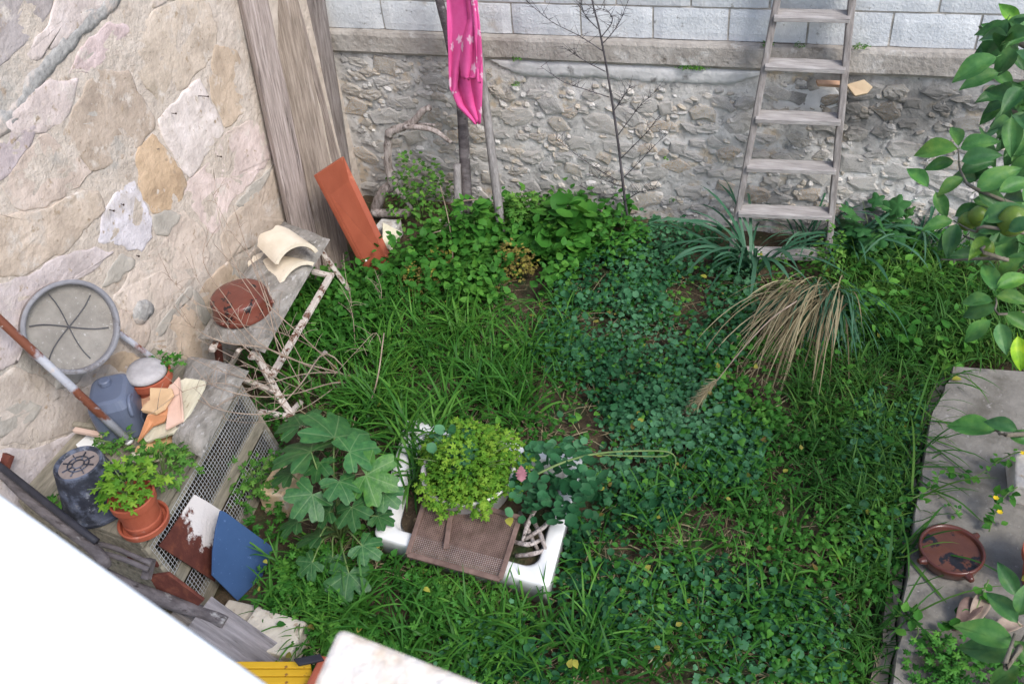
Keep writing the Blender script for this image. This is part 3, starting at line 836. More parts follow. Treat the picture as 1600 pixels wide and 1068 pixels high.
def pl(pts, y): return [GY(a, b, y) for a, b in pts]
dw = empty('dead_branch', GY(592, 318, 4.55), 'pale forked dead branch standing against the rubble wall', 'branch')
m = MB(); m.tube(pl([(584,345),(590,318),(600,298),(614,286),(607,262),(606,240),(607,215),(609,206)], 4.58), [.042,.036,.036,.036,.026,.025,.025,.027], 10, jit=.12)
m.part('trunk', MAT['drift'], dw, smooth=True)
m = MB(); m.tube(pl([(607,212),(614,204),(634,197),(648,188),(660,174),(672,168)], 4.56), [.026,.025,.023,.022,.019,.02], 9, jit=.1)
m.part('fork', MAT['drift'], dw, smooth=True)
m = MB(); m.tube(pl([(632,198),(652,199),(668,201),(684,207),(705,223)], 4.54), [.016,.017,.016,.015,.012], 9, jit=.1); m.part('fork', MAT['drift'], dw, smooth=True)
m = MB(); m.tube(pl([(618,296),(630,308),(644,327)], 4.5), [.018,.014,.012], 7, jit=.1); m.part('twig', MAT['drift'], dw, smooth=True)
m = MB(); m.tube(pl([(640,196),(662,194),(680,196)], 4.6), [.014,.01,.008], 7, jit=.1); m.part('twig', MAT['drift'], dw, smooth=True)
m = MB().tube(pl([(582,332),(605,334),(640,332)], 4.5), [.028,.03,.024], 8, jit=.15)
m.thing('wood_scrap', MAT['drift'], 'dark rotting log piece at the foot of the dead branch', 'log', smooth=True)
def brick_like(px, py, z, s, c, nm, lab, cat, mat):
    p = GZ(px, py, z); V = []; m = MB(); rr = random.Random(px)
    m.box((p.x-s[0]/2, p.y-s[1]/2, max(0, z-s[2])), (p.x+s[0]/2, p.y+s[1]/2, z))
    m.v = [(x+rr.uniform(-.01,.01), y+rr.uniform(-.01,.01), zz+rr.uniform(-.006,.006)) for x,y,zz in m.v]
    return m.thing(nm, mat, lab, cat, bevel=.008, color=c)
brick_like(605, 350, .1, (.14,.1,.1), (.4,.36,.33), 'stone', 'dark stone lying between orange board and dead branch', 'stone', MAT['stone_b'])
brick_like(688, 350, .09, (.16,.1,.09), (.32,.27,.24), 'stone', 'dark stone half hidden at the foot of the grey posts', 'stone', MAT['stone_b'])

G_PO = 'posts along the rubble wall'
def post(pts, rad, lab, mat, jit=.06, n=10):
    return MB().tube(pts, rad, n, jit=jit).thing('wooden_post', mat, lab, 'post', G_PO, smooth=True)
a, b = GZ(787, 388, 0), GY(741, 22, 4.72)
post([a - (b-a)*.02, a.lerp(b, .35), a.lerp(b, .7), b], [.026,.027,.025,.022], 'long slender grey pole leaning right of the pink towel', MAT['wood_silver'])
a, b = GZ(732, 362, 0), GY(721, 165, 4.66)
post([a, a.lerp(b, .5), b, b + (b-a)*.55 + Vector((-.04, -.05, 0)), b + (b-a)*1.0 + Vector((-.10,-.1,0))], [.036,.035,.032,.026,.022], 'thick dark bark-covered post carrying the pink towel', MAT['log'])
a, b = GZ(718, 382, 0), GY(714, 256, 4.5)
post([a, a.lerp(b, .5), b], [.025,.026,.022], 'short cut grey stake beside the dark post', MAT['wood_silver'])

# ---- pink towel
def build_towel():
    V = []; A = []; F = []
    stars = [(random.Random(i).uniform(0,1), i/26.0, random.Random(i+70).uniform(0,6)) for i in range(27)]
    def sheet(rows, y0, amp, waves, ph0, nu=48, lean=.0):
        lo, hi = rows[0][0], rows[-1][0]; nv = int((hi-lo)/2.4); k0 = len(V); n = nu+1
        def prof(py):
            for (p0,l0,r0),(p1,l1,r1) in zip(rows, rows[1:]):
                if py <= p1 + 1e-6:
                    t = (py-p0)/(p1-p0); return l0+(l1-l0)*t, r0+(r1-r0)*t
            return rows[-1][1:]
        for j in range(nv+1):
            py = lo + (hi-lo)*j/nv; l, r = prof(py); sv = (py+95)/290
            for i in range(nu+1):
                u = i/nu; ph = u*waves*2*math.pi + ph0 + 1.3*math.sin(sv*4+ph0)
                xx = l + (r-l)*u + 1.6*math.sin(ph)*min(1, (r-l)/25)
                yy = y0 - amp*math.cos(ph) + .010*mnoise.noise(Vector((u*3+ph0, sv*5, 1))) + lean*u
                V.append(GY(xx, py + (2.5*math.sin(u*9+ph0) if j == nv else 0), yy))
                U, W = (xx-690)/60*.3 + ph0, sv*.95; s = 0
                for a, b, ro in stars:
                    dx, dy = (U % .42) - a*.42, W - b*.95; d = math.hypot(dx, dy)
                    if d < .03:
                        th = math.atan2(dy, dx)+ro
                        if d < .010 + .017*abs(((th % (2*math.pi/5))/(math.pi/5) - 1)): s = .8
                A.append(s)
        F.extend((k0+j*n+i, k0+j*n+i+1, k0+(j+1)*n+i+1, k0+(j+1)*n+i) for j in range(nv) for i in range(nu))
    # back fall, long tip, front flap with its own hem, narrow edge fold
    sheet([(-95,696,738),(0,698,744),(60,700,750),(110,701,752),(140,705,752),(165,716,752),(192,742,751)], 4.50, .012, 2.2, .4)
    sheet([(-95,694,730),(0,696,736),(40,697,738),(80,699,724),(110,700,716),(138,702,712),(146,706,708)], 4.465, .010, 1.2, 2.0)
    sheet([(-20,726,742),(30,732,749),(60,722,751),(95,720,752),(121,723,742),(123,728,736)], 4.44, .011, 1.6, 3.6, lean=-.02)
    sheet([(-20,736,744),(40,742,751),(90,744,753),(128,746,752)], 4.415, .006, .8, 5.0)
    m = MB(); m.add(V, F); m.a = A
    o = m.thing('towel', MAT['towel'], 'bright pink towel with white stars hanging from a post', 'towel', smooth=True)
    sm = o.modifiers.new('thick', 'SOLIDIFY'); sm.thickness = .006
build_towel()

# ---- bare sapling
def build_sapling():
    Y0 = 4.62
    root = empty('bare_sapling', GZ(984, 360, 0), 'tall leafless dark sapling in front of the rubble wall', 'sapling')
    tr = [(984,362),(976,310),(966,225),(955,150),(945,90),(935,40),(925,0),(918,-50)]
    P = pl(tr, Y0); P[0] = GZ(984, 360, 0)
    MB().tube(P, [.009,.008,.0075,.0065,.0055,.005,.004,.003], 7).part('trunk', MAT['sapling'], root, smooth=True)
    br = [[(965,212),(985,185),(1003,162),(1030,138)], [(968,250),(990,228),(1012,205),(1032,178)], [(970,282),(1000,252),(1022,228),(1045,208)],
          [(964,282),(930,262),(898,240),(868,216)], [(974,292),(945,282),(915,272)], [(942,80),(905,56),(862,34),(820,0)],
          [(940,70),(958,50),(970,30),(984,-5)], [(938,60),(956,36),(952,20),(936,14),(925,22)], [(946,112),(915,96),(878,72)],
          [(952,152),(915,140),(880,128),(845,104)], [(958,175),(975,150),(986,132)], [(934,45),(915,25),(905,0)], [(972,300),(940,305),(905,290)], [(975,315),(1000,300),(1030,295)]]
    for i, b in enumerate(br):
        rr = random.Random(i); dy = rr.uniform(-.16, .06)
        Q = [GY(a, c, Y0 + dy*k/(len(b)-1)) for k, (a, c) in enumerate(b)]
        m = MB().tube(Q, [.003,.0025,.002,.001], 5)
        for k in range(22):
            t = rr.uniform(.15, 1); s = t*(len(Q)-1); q = int(min(s, len(Q)-2)); p = Q[q].lerp(Q[q+1], s-q)
            e = p + Vector((rr.uniform(-.07,.07), rr.uniform(-.05,.03), rr.uniform(-.01,.09)))
            m.tube([p, e], [.0014,.0007], 4, smooth=False)
        m.part('twig', MAT['sapling'], root, smooth=True)
build_sapling()

# ---- ladder
def build_ladder():
    fl, fr = GZ(1140, 402, 0), GZ(1292, 408, 0)
    tl, tr = GY(1214, 0, 4.74), GY(1331, 0, 4.75)
    root = empty('wooden_ladder', fl.lerp(fr, .5), 'tall weathered wooden ladder leaning against the block wall', 'ladder')
    for A, B in ((fl, tl), (fr, tr)):
        T = ext(A, B, 1.72); d = (T-A).normalized()
        m = MB()
        k = 12
        side = (fr-fl).normalized(); u = side.cross(d)
        V = []
        for i in range(k+1):
            p = A.lerp(T, i/k)
            o_ = side*.003*mnoise.noise(p*6)
            for a, b in ((-1,-1),(1,-1),(1,1),(-1,1)): V.append(p + o_ + side*(a*.017) + u*(b*.028))
        F = [(i*4+j, i*4+(j+1) % 4, (i+1)*4+(j+1) % 4, (i+1)*4+j) for i in range(k) for j in range(4)] + [(3,2,1,0), tuple(range(k*4, k*4+4))]
        m.add(V, F).part('rail', MAT['wood_ladder'], root, bevel=.005)
    for (a, b, c, d) in ((1216,36,1324,40),(1201,108,1318,117),(1186,184,1310,193),(1171,254,1304,264),(1159,318,1298,330),(1150,377,1290,386),(1228,-34,1332,-30)):
        z = GY(a, b, 4.62).z
        t = z/tl.z
        A = ext(fl, tl, z); B = ext(fr, tr, z + (GY(c, d, 4.62).z - z)*.6)
        s = (B-A).normalized(); fwd = Vector((-s.y, s.x, 0)).normalized()
        m = MB(); w, th = .088, .024; k = 8; V = []
        for i in range(k+1):
            p = A.lerp(B, i/k) - fwd*.008
            for x, y in ((-1,-1),(1,-1),(1,1),(-1,1)):
                V.append(p + fwd*(x*w/2) + Vector((0, 0, y*th/2 + x*.006)) + Vector((0, 0, .002*mnoise.noise(p*20+Vector((x, y, 0))))))
        F = [(i*4+j, i*4+(j+1) % 4, (i+1)*4+(j+1) % 4, (i+1)*4+j) for i in range(k) for j in range(4)] + [(3,2,1,0), tuple(range(k*4, k*4+4))]
        m.add(V, F).part('rung', MAT['wood_rung'], root, bevel=.003)
build_ladder()
# flat stone wedged in the wall right of the ladder, tile end
m = MB().slab([GY(1322,132,4.74), GY(1350,124,4.76), GY(1364,136,4.74), GY(1355,146,4.72), GY(1336,150,4.70)], .03)
m.thing('wedged_stone', MAT['tile_pink'], 'tan flat stone sticking out of the wall right of the ladder', 'stone', bevel=.004, color=(.9,.95,.75))
m = MB().slab([GY(1275,124,4.78), GY(1316,126,4.78), GY(1318,133,4.76), GY(1278,131,4.76)], .03)
m.thing('wedged_tile', MAT['tile_pink'], 'thin reddish tile edge jutting from wall behind the ladder', 'tile', bevel=.003, color=(1,.85,.7))
# ================================================================== LEFT SIDE: bench, hutch and clutter
def pillow(quad, th, name, mat, label, cat, group, z0, sag=0.0):
    """stuffed pad; quad = near-left, near-right, far-right, far-left corners on its underside"""
    A, B, C, D = [Vector(q) for q in quad]
    n = 26; V = []; F = []
    for side in (1, 0):
        for j in range(n+1):
            for i in range(n+1):
                u, v = 2*i/n-1, 2*j/n-1
                pin = .035*(1-u*u)*abs(v)**4 ; pin2 = .03*(1-v*v)*abs(u)**4
                uu = (u*(1-pin2)+1)/2; vv = (v*(1-pin)+1)/2
                p = A.lerp(B, uu).lerp(D.lerp(C, uu), vv)
                h = th*max(0, (1-abs(u)**3))**.5*max(0, (1-abs(v)**5))**.5
                h *= 1 + .16*mnoise.noise(Vector((p.x*9, p.y*9, 3)))
                h += .004*mnoise.noise(Vector((p.x*40, p.y*40, 1)))*(1-abs(u)**6)
                z = z0 + (h if side else 0) + th*.28*(1 - (1-u**6)*(1-v**6))*(1 if not side else 1)
                if not side: z = z0 + th*.28*(1 - (1-u**6)*(1-v**6))
                V.append((p.x, p.y, z))
    N = n+1
    for s in (0, 1):
        for j in range(n):
            for i in range(n):
                q = [s*N*N+j*N+i, s*N*N+j*N+i+1, s*N*N+(j+1)*N+i+1, s*N*N+(j+1)*N+i]
                F.append(tuple(q if s == 0 else q[::-1]))
    return MB().add(V, F).thing(name, mat, label, cat, group, smooth=True)

ZB = .40
cu = pillow([GZ(312,535,ZB), GZ(416,558,ZB), GZ(518,380,ZB), GZ(446,352,ZB)], .095, 'bench_pad', MAT['cloth_grey'], 'long grey weathered pad on the peeling bench frame', 'cushion', None, ZB)

def build_bench_frame():
    root = empty('folding_bench', GZ(420, 600, 0), 'folding bench frame of peeling white wood under the grey pad', 'bench')
    def b(name, p, q, w=.032, t=.02, mat='frame_white'):
        A = GZ(*p); B = GZ(*q)
        MB().bar(A, B, w, t).part(name, MAT[mat], root, bevel=.003)
    b('seat_rail', (330,548,.38), (445,376,.38)); b('seat_rail', (392,560,.38), (490,396,.38))
    b('cross_rail', (350,530,.355), (395,540,.355)); b('cross_rail', (440,390,.36), (490,400,.36))
    b('side_rail', (424,588,.25), (518,428,.25), .034, .022)
    b('side_rail', (488,424,.27), (518,431,.25), .03)
    b('leg', (398,548,.385), (432,612,.14), .034); b('leg', (432,612,.14), (468,668,.0), .034)
    b('leg', (503,392,.385), (545,452,.1), .032); b('leg', (545,455,.1), (552,482,.0), .024)
    b('leg', (340,538,.385), (346,590,.08), .034, .024, 'rust'); b('leg', (374,546,.385), (350,590,.1), .03)
    b('stretcher', (348,580,.12), (430,612,.16), .026)
    b('stretcher', (385,640,.1), (470,653,.06), .026); b('brace', (472,626,.09), (444,656,.03), .026)
build_bench_frame()
m = MB().tube([GZ(474,592,.04), GZ(490,570,.06), GZ(510,548,.1)], [.016,.018,.012], 8, jit=.12)
m.thing('stick', MAT['drift'], 'stubby grey stick lying in the grass beside the bench', 'stick', smooth=True)

# upturned dish
c = GZ(380, 484, ZB+.085); R = .142
dz = c.z
m = MB(); m.lathe([(R*1.02, 0), (R*1.04, .012), (R*1.0, .02), (R*.985, .075), (R*.95, .092), (R*.86, .1), (R*.5, .103), (0, .103)], 40, Matrix.Translation(c), wob=.006)
d1 = m.thing('terracotta_dish', MAT['terra_dish'], 'upturned red-brown terracotta dish with black scorch marks on the bench', 'dish', smooth=True)
m = MB()
for t in (0.4, 2.5, 4.6):
    p = c + Vector((math.cos(t)*R*.98, math.sin(t)*R*.98, .025))
    m2 = MB().tube([p, p + Vector((math.cos(t)*.02, math.sin(t)*.02, .003))], [.014, .009], 8, smooth=False)
    m2.part('lug', MAT['terra_dish'], d1, smooth=True)

# broken roof tiles
def curved_tile(p, axis_yaw, L, R, span, th, tilt, roll, name, lab, seed, taper=.8):
    k, q = 16, 18; V = []; rr = random.Random(seed)
    M = Matrix.Translation(p) @ Matrix.Rotation(axis_yaw, 4, 'Z') @ Matrix.Rotation(tilt, 4, 'X') @ Matrix.Rotation(roll, 4, 'Y')
    for s in (0, 1):
        for i in range(k+1):
            v = i/k
            for j in range(q+1):
                u = j/q - .5
                t = u*span; r = (R - s*th)*(1 - (1-taper)*v)
                brk = .02*mnoise.noise(Vector((u*5, seed, 0)))*2 + .01*mnoise.noise(Vector((u*15, seed, 4)))
                y = v*L + brk*v + .03*u*(1-v)*0
                V.append(M @ Vector((r*math.sin(t), y, r*math.cos(t) - R*math.cos(span/2))))
    n = q+1; H = (k+1)*n; F = []
    for i in range(k):
        for j in range(q):
            F.append((i*n+j, i*n+j+1, (i+1)*n+j+1, (i+1)*n+j)); F.append((H+i*n+j+n, H+i*n+j+n+1, H+i*n+j+1, H+i*n+j))
    for j in range(q):
        F.append((j, H+j, H+j+1, j+1)); F.append((k*n+j, k*n+j+1, H+k*n+j+1, H+k*n+j))
    for i in range(k):
        F.append((i*n, (i+1)*n, H+(i+1)*n, H+i*n)); F.append((i*n+q, H+i*n+q, H+(i+1)*n+q, (i+1)*n+q))
    return MB().add(V, F).thing(name, MAT['cream'], lab, 'tile', 'broken roof tiles on the bench', smooth=False)
G = GZ(452, 436, ZB+.055)
curved_tile(GZ(464,428,ZB+.075), 1.2, .32, .16, 1.7, .02, 0, 0, 'roof_tile', 'cracked cream tile lying lower on the bench pad', 2, .72)
curved_tile(GZ(464,402,ZB+.155), 1.0, .23, .135, 2.3, .02, .05, .18, 'roof_tile', 'arched cream roof tile resting on top of the cracked one', 5, .9)

# ---- hutch
ZH = .48
HN, HF = Vector((-2.145, 1.585, 0)), Vector((-2.27, 2.50, 0))      # front foot, near and far
BN, BF = Vector((-2.865, 1.66, 0)), Vector((-2.865, 2.60, 0))
def hz(p, z): return Vector((p.x, p.y, z))
def hf(t, z, d=0.0):        # on the front face
    n = Vector((HF.y-HN.y, -(HF.x-HN.x), 0)).normalized()
    p = HN.lerp(HF, t) + n*(d + .025 - .095*z/ZH); return Vector((p.x, p.y, z))
def build_hutch():
    root = empty('rabbit_hutch', HN.lerp(BF, .5), 'low wooden wire-fronted hutch standing along the limestone wall', 'hutch')
    MB().slab([hf(0, ZH), hf(1, ZH), hz(BF, ZH), hz(BN, ZH)], .03).part('roof_slab', MAT['wood_hutch'], root, bevel=.004)
    # roof boards laid on it near the front edge
    for i, (t0, t1) in enumerate(((0, .34), (.345, .70), (.705, 1))):
        a, b = hf(t0, ZH), hf(t1, ZH)
        q = [hz(a, ZH+.016), hz(b, ZH+.016), hz(b + Vector((-.06, 0, 0)), ZH+.014), hz(a + Vector((-.06, 0, 0)), ZH+.014)]
        MB().slab(q, .014).part('board', MAT['wood_hutch'], root, bevel=.003)
    f = lambda nm, t0, t1, z0, z1, th=.022, d=.0: MB().slab([hf(t0, z0, d), hf(t1, z0, d), hf(t1, z1, d), hf(t0, z1, d)], th).part(nm, MAT['wood_hutch'], root, bevel=.003)
    f('top_rail', 0, 1, ZH-.07, ZH-.032); f('middle_board', .04, .96, .19, .25); f('bottom_board', 0, 1, .0, .07)
    f('post', -.0, .045, .072, ZH-.072); f('post', .955, 1, .072, ZH-.072); None
    # near end of boards, back panel, floor
    for i in range(4):
        z0 = .01 + i*.11
        MB().slab([hf(0, z0), hz(BN, z0), hz(BN, z0+.105), hf(0, z0+.105)], .02).part('end_board', MAT['wood_hutch'], root, bevel=.003)
    MB().slab([hf(1, .0)+Vector((0,-.02,0)), hz(BF, .0)+Vector((0,-.02,0)), hz(BF, ZH-.04)+Vector((0,-.02,0)), hf(1, ZH-.04)+Vector((0,-.02,0))], .02).part('end_board', MAT['wood_hutch'], root)
    MB().slab([hz(BN, 0), hz(BF, 0), hz(BF, ZH-.035), hz(BN, ZH-.035)], .015).part('back_panel', MAT['wood_hutch'], root)
    # wire netting, two bays
    def net(t0, t1, z0, z1, nm):
        c = .017; W = (HF-HN).length*(t1-t0); nx = int(W/c); nz = int((z1-z0)/c); g = .0013
        V = []; F = []
        def grid(k, n, s): return [x for i in range(n+1) for x in (i*s-g, i*s+g)]
        X = grid(0, nx, W/nx); Z = grid(0, nz, (z1-z0)/nz)
        for z in Z:
            for x in X:
                bow = .008*math.sin(x/W*3.1)*math.sin((z)/(z1-z0)*3.1)
                V.append(hf(t0 + (t1-t0)*x/W, z0 + z, .004 + bow))
        n = len(X)
        for j in range(len(Z)-1):
            for i in range(n-1):
                if (i % 2) and (j % 2): continue
                F.append((j*n+i, j*n+i+1, (j+1)*n+i+1, (j+1)*n+i))
        MB().add(V, F).part(nm, MAT['wire'], root)
    net(.02, .99, .262, ZH-.045, 'wire_netting'); net(.05, .97, .065, .185, 'wire_netting')
    for t in (.10, .22):
        p = Vector(hz(HN.lerp(BN, t), .36)) + Vector((0, -.008, 0))
        MB().box((p.x-.03, p.y-.012, p.z-.014), (p.x+.03, p.y, p.z+.014)).part('hinge', MAT['rust'], root, bevel=.003)
    return root
build_hutch()

# rusty sheet and blue board in front of it
fa, fb, fc = hf(.05, .05, .045), hf(.6, .05, .06), hf(.3, .5, .02)
sh = [GP(a, b, fa, fb, fc) for a, b in ((304,772),(322,782),(350,800),(348,845),(336,908),(300,885),(248,852),(262,835),(285,800))]
def rust_extra(N, L, c, tc, vec):
    gm = N.new("ShaderNodeNewGeometry")
    vm = N.new("ShaderNodeVectorMath"); vm.operation = 'DISTANCE'; L.new(gm.outputs['Position'], vm.inputs[0])
    p = GP(324, 804, fa, fb, fc); vm.inputs[1].default_value = tuple(p)
    no = N.new("ShaderNodeTexNoise"); no.inputs['Scale'].default_value = 16; no.inputs['Detail'].default_value = 6; no.inputs['Roughness'].default_value = .7; L.new(gm.outputs['Position'], no.inputs['Vector'])
    a = N.new("ShaderNodeMath"); a.operation = 'MULTIPLY_ADD'; a.inputs[1].default_value = .28; L.new(no.outputs['Fac'], a.inputs[0]); L.new(vm.outputs['Value'], a.inputs[2])
    mr = N.new("ShaderNodeMapRange"); mr.inputs[1].default_value = .272; mr.inputs[2].default_value = .25; L.new(a.outputs[0], mr.inputs[0])
    mu = N.new("ShaderNodeMix"); mu.data_type = 'RGBA'; mu.inputs['B'].default_value = (.66,.62,.6,1)
    L.new(mr.outputs[0], mu.inputs['Factor']); L.new(c, mu.inputs['A']); return mu.outputs['Result']
MAT['rust_sheet'] = material('rusted_sheet', (.075,.022,.016), (.17,.055,.032), 16, .8, .4, 60, c3=(.10,.03,.022), spots=[((.32,.14,.06), 10, .64, .72)], extra=rust_extra)
MB().slab(sh, .003).thing('rusted_sheet', MAT['rust_sheet'], 'dark rusted metal sheet with flaking white paint against the hutch', 'metal sheet')
ba, bb, bc = GX(345, 797, hf(.42,0,.075).x), GZ(428, 858, .02), GZ(372, 938, .02)
MB().slab([GP(a, b, ba, bb, bc) for a, b in ((345,797),(352,799),(428,855),(410,900),(372,938),(332,898),(333,860),(338,825))], .008).thing('blue_board', MAT['blue'], 'blue felt-covered board leaning on the hutch front', 'board', bevel=.002)

# ---- things on the hutch
pillow([GZ(272,705,ZH+.017), GZ(318,722,ZH+.017), GZ(392,586,ZH+.017), GZ(296,564,ZH+.017)], .095, 'bench_pad', MAT['cloth_grey'], 'short grey weathered pad lying on the wire hutch', 'cushion', None, ZH+.017)
ZT = ZH + .004
def plate(pts, z, th, name, mat, lab, cat, group=None, color=(1,1,1), tilt=None):
    Q = []
    for i, (a, b) in enumerate(pts):
        zz = z if tilt is None else z + tilt[i]
        Q.append(GZ(a, b, zz))
    return MB().slab(Q, th).thing(name, mat, lab, cat, group, bevel=.002, color=color)
GT = 'broken pieces heaped on the hutch'
plate([(262,602),(290,590),(320,594),(318,604),(284,664),(268,676),(228,690),(224,684)], ZT+.075, .016, 'pale_board', MAT['board_pale'], 'pale cream rough board under the tile pieces', 'board', tilt=(.03,.05,.055,.055,.03,.02,-.03,-.03))
plate([(258,612),(279,588),(283,630),(285,656),(258,670),(262,640)], ZT+.13, .012, 'tile_piece', MAT['tile_pink'], 'pinkish flat tile piece standing right of the orange ones', 'tile', GT, (1.15,1.08,1.05), tilt=(.03,.06,.05,0,-.02,.01))
plate([(230,648),(268,618),(262,648),(256,658),(238,665),(222,682),(214,690)], ZT+.11, .012, 'tile_piece', MAT['tile_pink'], 'burnt-orange triangular tile piece leaning below the beige one', 'tile', GT, (.95,.60,.36), tilt=(.03,.05,.02,.0,-.02,-.03,-.03))
plate([(234,605),(268,606),(270,614),(256,636),(242,644),(228,642),(220,640),(224,632),(234,624)], ZT+.16, .016, 'tile_piece', MAT['tile_pink'], 'sandy beige broken tile piece on top of the heap', 'tile', GT, (1.1,1.02,.72), tilt=(.02,.03,.03,.01,0,-.01,-.01,-.01,0))
plate([(217,616),(228,594),(234,620),(222,640),(216,630)], ZT+.09, .012, 'tile_piece', MAT['tile_pink'], 'small pinkish tile shard wedged against the grey container', 'tile', GT, (1.1,.85,.65), tilt=(.0,.04,.02,-.02,-.02))
plate([(238,594),(258,584),(262,606),(246,606)], ZT+.07, .012, 'tile_piece', MAT['tile_pink'], 'small orange tile shard below the white stone', 'tile', GT, (1.05,.72,.55), tilt=(.0,.03,.0,-.02))
plate([(254,684),(272,678),(275,690),(258,704),(210,704),(214,696)], ZT+.02, .014, 'tile_piece', MAT['tile_pink'], 'ochre tile piece lying behind the pot plant', 'tile', GT, (1.05,.9,.55))
plate([(118,694),(146,670),(166,690),(128,706)], ZT+.01, .004, 'paper_scrap', MAT['paper'], 'white scrap of paper beside the black bucket', 'paper')
plate([(205,706),(250,700),(258,716),(224,726),(204,720)], ZT+.012, .006, 'paper_scrap', MAT['board_pale'], 'cream torn card under the leafy pot plant', 'card')
for (a, b, l) in (((114,662),(160,668),'upper grey wooden stick poking out behind the grey container'), ((116,671),(162,680),'lower pale wooden stick poking out behind the grey container')):
    MB().bar(GZ(*a, ZT+.07), GZ(*b, ZT+.05), .022, .018).thing('wood_stick', MAT['wood_hutch'] if 'upper' in l else MAT['tile_pink'], l, 'stick', bevel=.003)

# pot behind with a round stone on it
c = GZ(252, 628, ZT)
MB().lathe([(0,.0),(.062,0),(.082,.13),(.092,.13),(.094,.165),(.084,.167),(.078,.12),(0,.11)], 32, Matrix.Translation(c)).thing('flower_pot', MAT['terra'], 'small terracotta pot behind the tile pieces under a white stone', 'flowerpot', smooth=False)
c2 = c + Vector((.0, -.01, .168))
MB().lathe([(0,0),(.07,.002),(.084,.016),(.078,.034),(.05,.044),(0,.046)], 28, Matrix.Translation(c2) @ Matrix.Rotation(.12, 4, 'Y'), wob=.03).thing('round_stone', MAT['stone_pale'], 'flat round whitish stone capping the small pot', 'stone', smooth=True)

# blue-grey plastic container
def build_container():
    b = GZ(196, 672, ZT)
    yaw = .55; M = Matrix.Translation(b + Vector((-.02, .03, 0))) @ Matrix.Rotation(yaw, 4, 'Z')
    root = empty('plastic_container', b, 'blue-grey plastic container with moulded handle beside the rusty pipe', 'container')
    # rounded body: stacked super-ellipses
    def ring(w, d, z, e=4.0, n=36, sx=0.0):
        out = []
        for k in range(n):
            t = 2*math.pi*k/n; c_, s_ = math.cos(t), math.sin(t)
            out.append(M @ Vector((sx + w*math.copysign(abs(c_)**(2/e), c_), d*math.copysign(abs(s_)**(2/e), s_), z)))
        return out
    rows = [ring(.085,.105,0), ring(.092,.112,.012), ring(.094,.114,.13), ring(.092,.112,.17), ring(.075,.095,.205), ring(.06,.082,.212)]
    n = 36; V = [p for r in rows for p in r]
    F = [(i*n+k, i*n+(k+1) % n, (i+1)*n+(k+1) % n, (i+1)*n+k) for i in range(len(rows)-1) for k in range(n)] + [tuple(reversed(range(n))), tuple(range(5*n, 6*n))]
    body = MB().add(V, F).part('body', MAT['plastic_grey'], root, smooth=False, bevel=.004)
    # handle recess: rim ring and grip on the camera side
    h = MB(); P = []
    for k in range(17):
        t = math.pi*k/16
        P.append(M @ Vector((.06 + .012, -.055 + .05*math.cos(t), .135 + .055*math.sin(t))) + Vector((.012, 0, 0)))
    h.tube(P, .009, 8).part('handle', MAT['plastic_grey'], body, smooth=True)
    g = MB(); g.lathe([(0,.0),(.022,0),(.024,.004),(.024,.022),(.02,.026),(0,.026)], 20, M @ Matrix.Translation((-.01,.03,.211))); g.part('cap', MAT['plastic_grey'], body)
    s = MB().bar(M @ Vector((.093, -.06, .05)), M @ Vector((.093, .06, .05)), .004, .05); s.part('seam', MAT['plastic_grey'], root, bevel=.002)
build_container()

# rusty pipe, pale pole, sieve
a, b = GX(0, 500, -2.80), GZ(203, 690, ZT+.02)
d = (b-a)
pp = MB().tube([a - d*.35, a, a.lerp(b, .5), b], .0175, 12, smooth=False).thing('rusty_pipe', MAT['pipe'], 'rust-streaked metal pipe slanting down the limestone wall', 'pipe', smooth=True)
MB().tube([b - d.normalized()*.012, b + d.normalized()*.0], .0195, 12, smooth=False).part('collar', MAT['paper'], pp, smooth=True)
MB().tube([b, b + d.normalized()*.06 + Vector((.01,-.01,-.01))], .004, 6, smooth=False).part('wire_end', MAT['dry_stem'], pp)
a, b = GX(186, 520, -2.87), GX(240, 560, -2.83)
MB().tube([a, b, b + (b-a)*.25], .014, 10, smooth=False).thing('pale_pole', MAT['pipe'], 'thin pale pole tucked behind the round sieve', 'pole', smooth=True)
def build_sieve():
    c = GX(114, 511, -2.76); R = .178
    M = Matrix.Translation(c) @ Vector((.86, -.34, .36)).to_track_quat('Z', 'Y').to_matrix().to_4x4()
    root = empty('round_sieve', c - Vector((.06, 0, R)), 'large round garden sieve hanging on the limestone wall', 'sieve')
    # wooden hoop (local z -> wall normal)
    MB().lathe([(R,-.05),(R+.010,-.05),(R+.012,-.005),(R,-.003),(R-.004,-.03),(R,-.05)], 56, M, wob=.01).part('hoop', MAT['sieve_rim'], root, smooth=False)
    MB().lathe([(R-.003,-.045),(R-.005,.0),(R+.005,.004),(R+.014,-.004)], 56, M, wob=.01).part('metal_rim', MAT['zinc'], root, smooth=True)
    k = 22; rows = [(R*i/k if i else 0, -.04 - .014*(1-(i/k)**2)) for i in range(k+1)]
    sheet = MB().lathe(rows, 48, M, wob=.01).part('mesh_sheet', MAT['sieve_cloth'], root, smooth=True)
    for i, an in enumerate((.35, 1.45, 2.45)):
        P = []
        for s in np.linspace(-1, 1, 9):
            r = s*R*.86; P.append(M @ Vector((r*math.cos(an + .12*s*s), r*math.sin(an + .12*s*s), -.036 - .012*(1-s*s))))
        MB().tube(P, .0024, 6).part('wire_spoke', MAT['wire_dark'], sheet, smooth=True)
build_sieve()

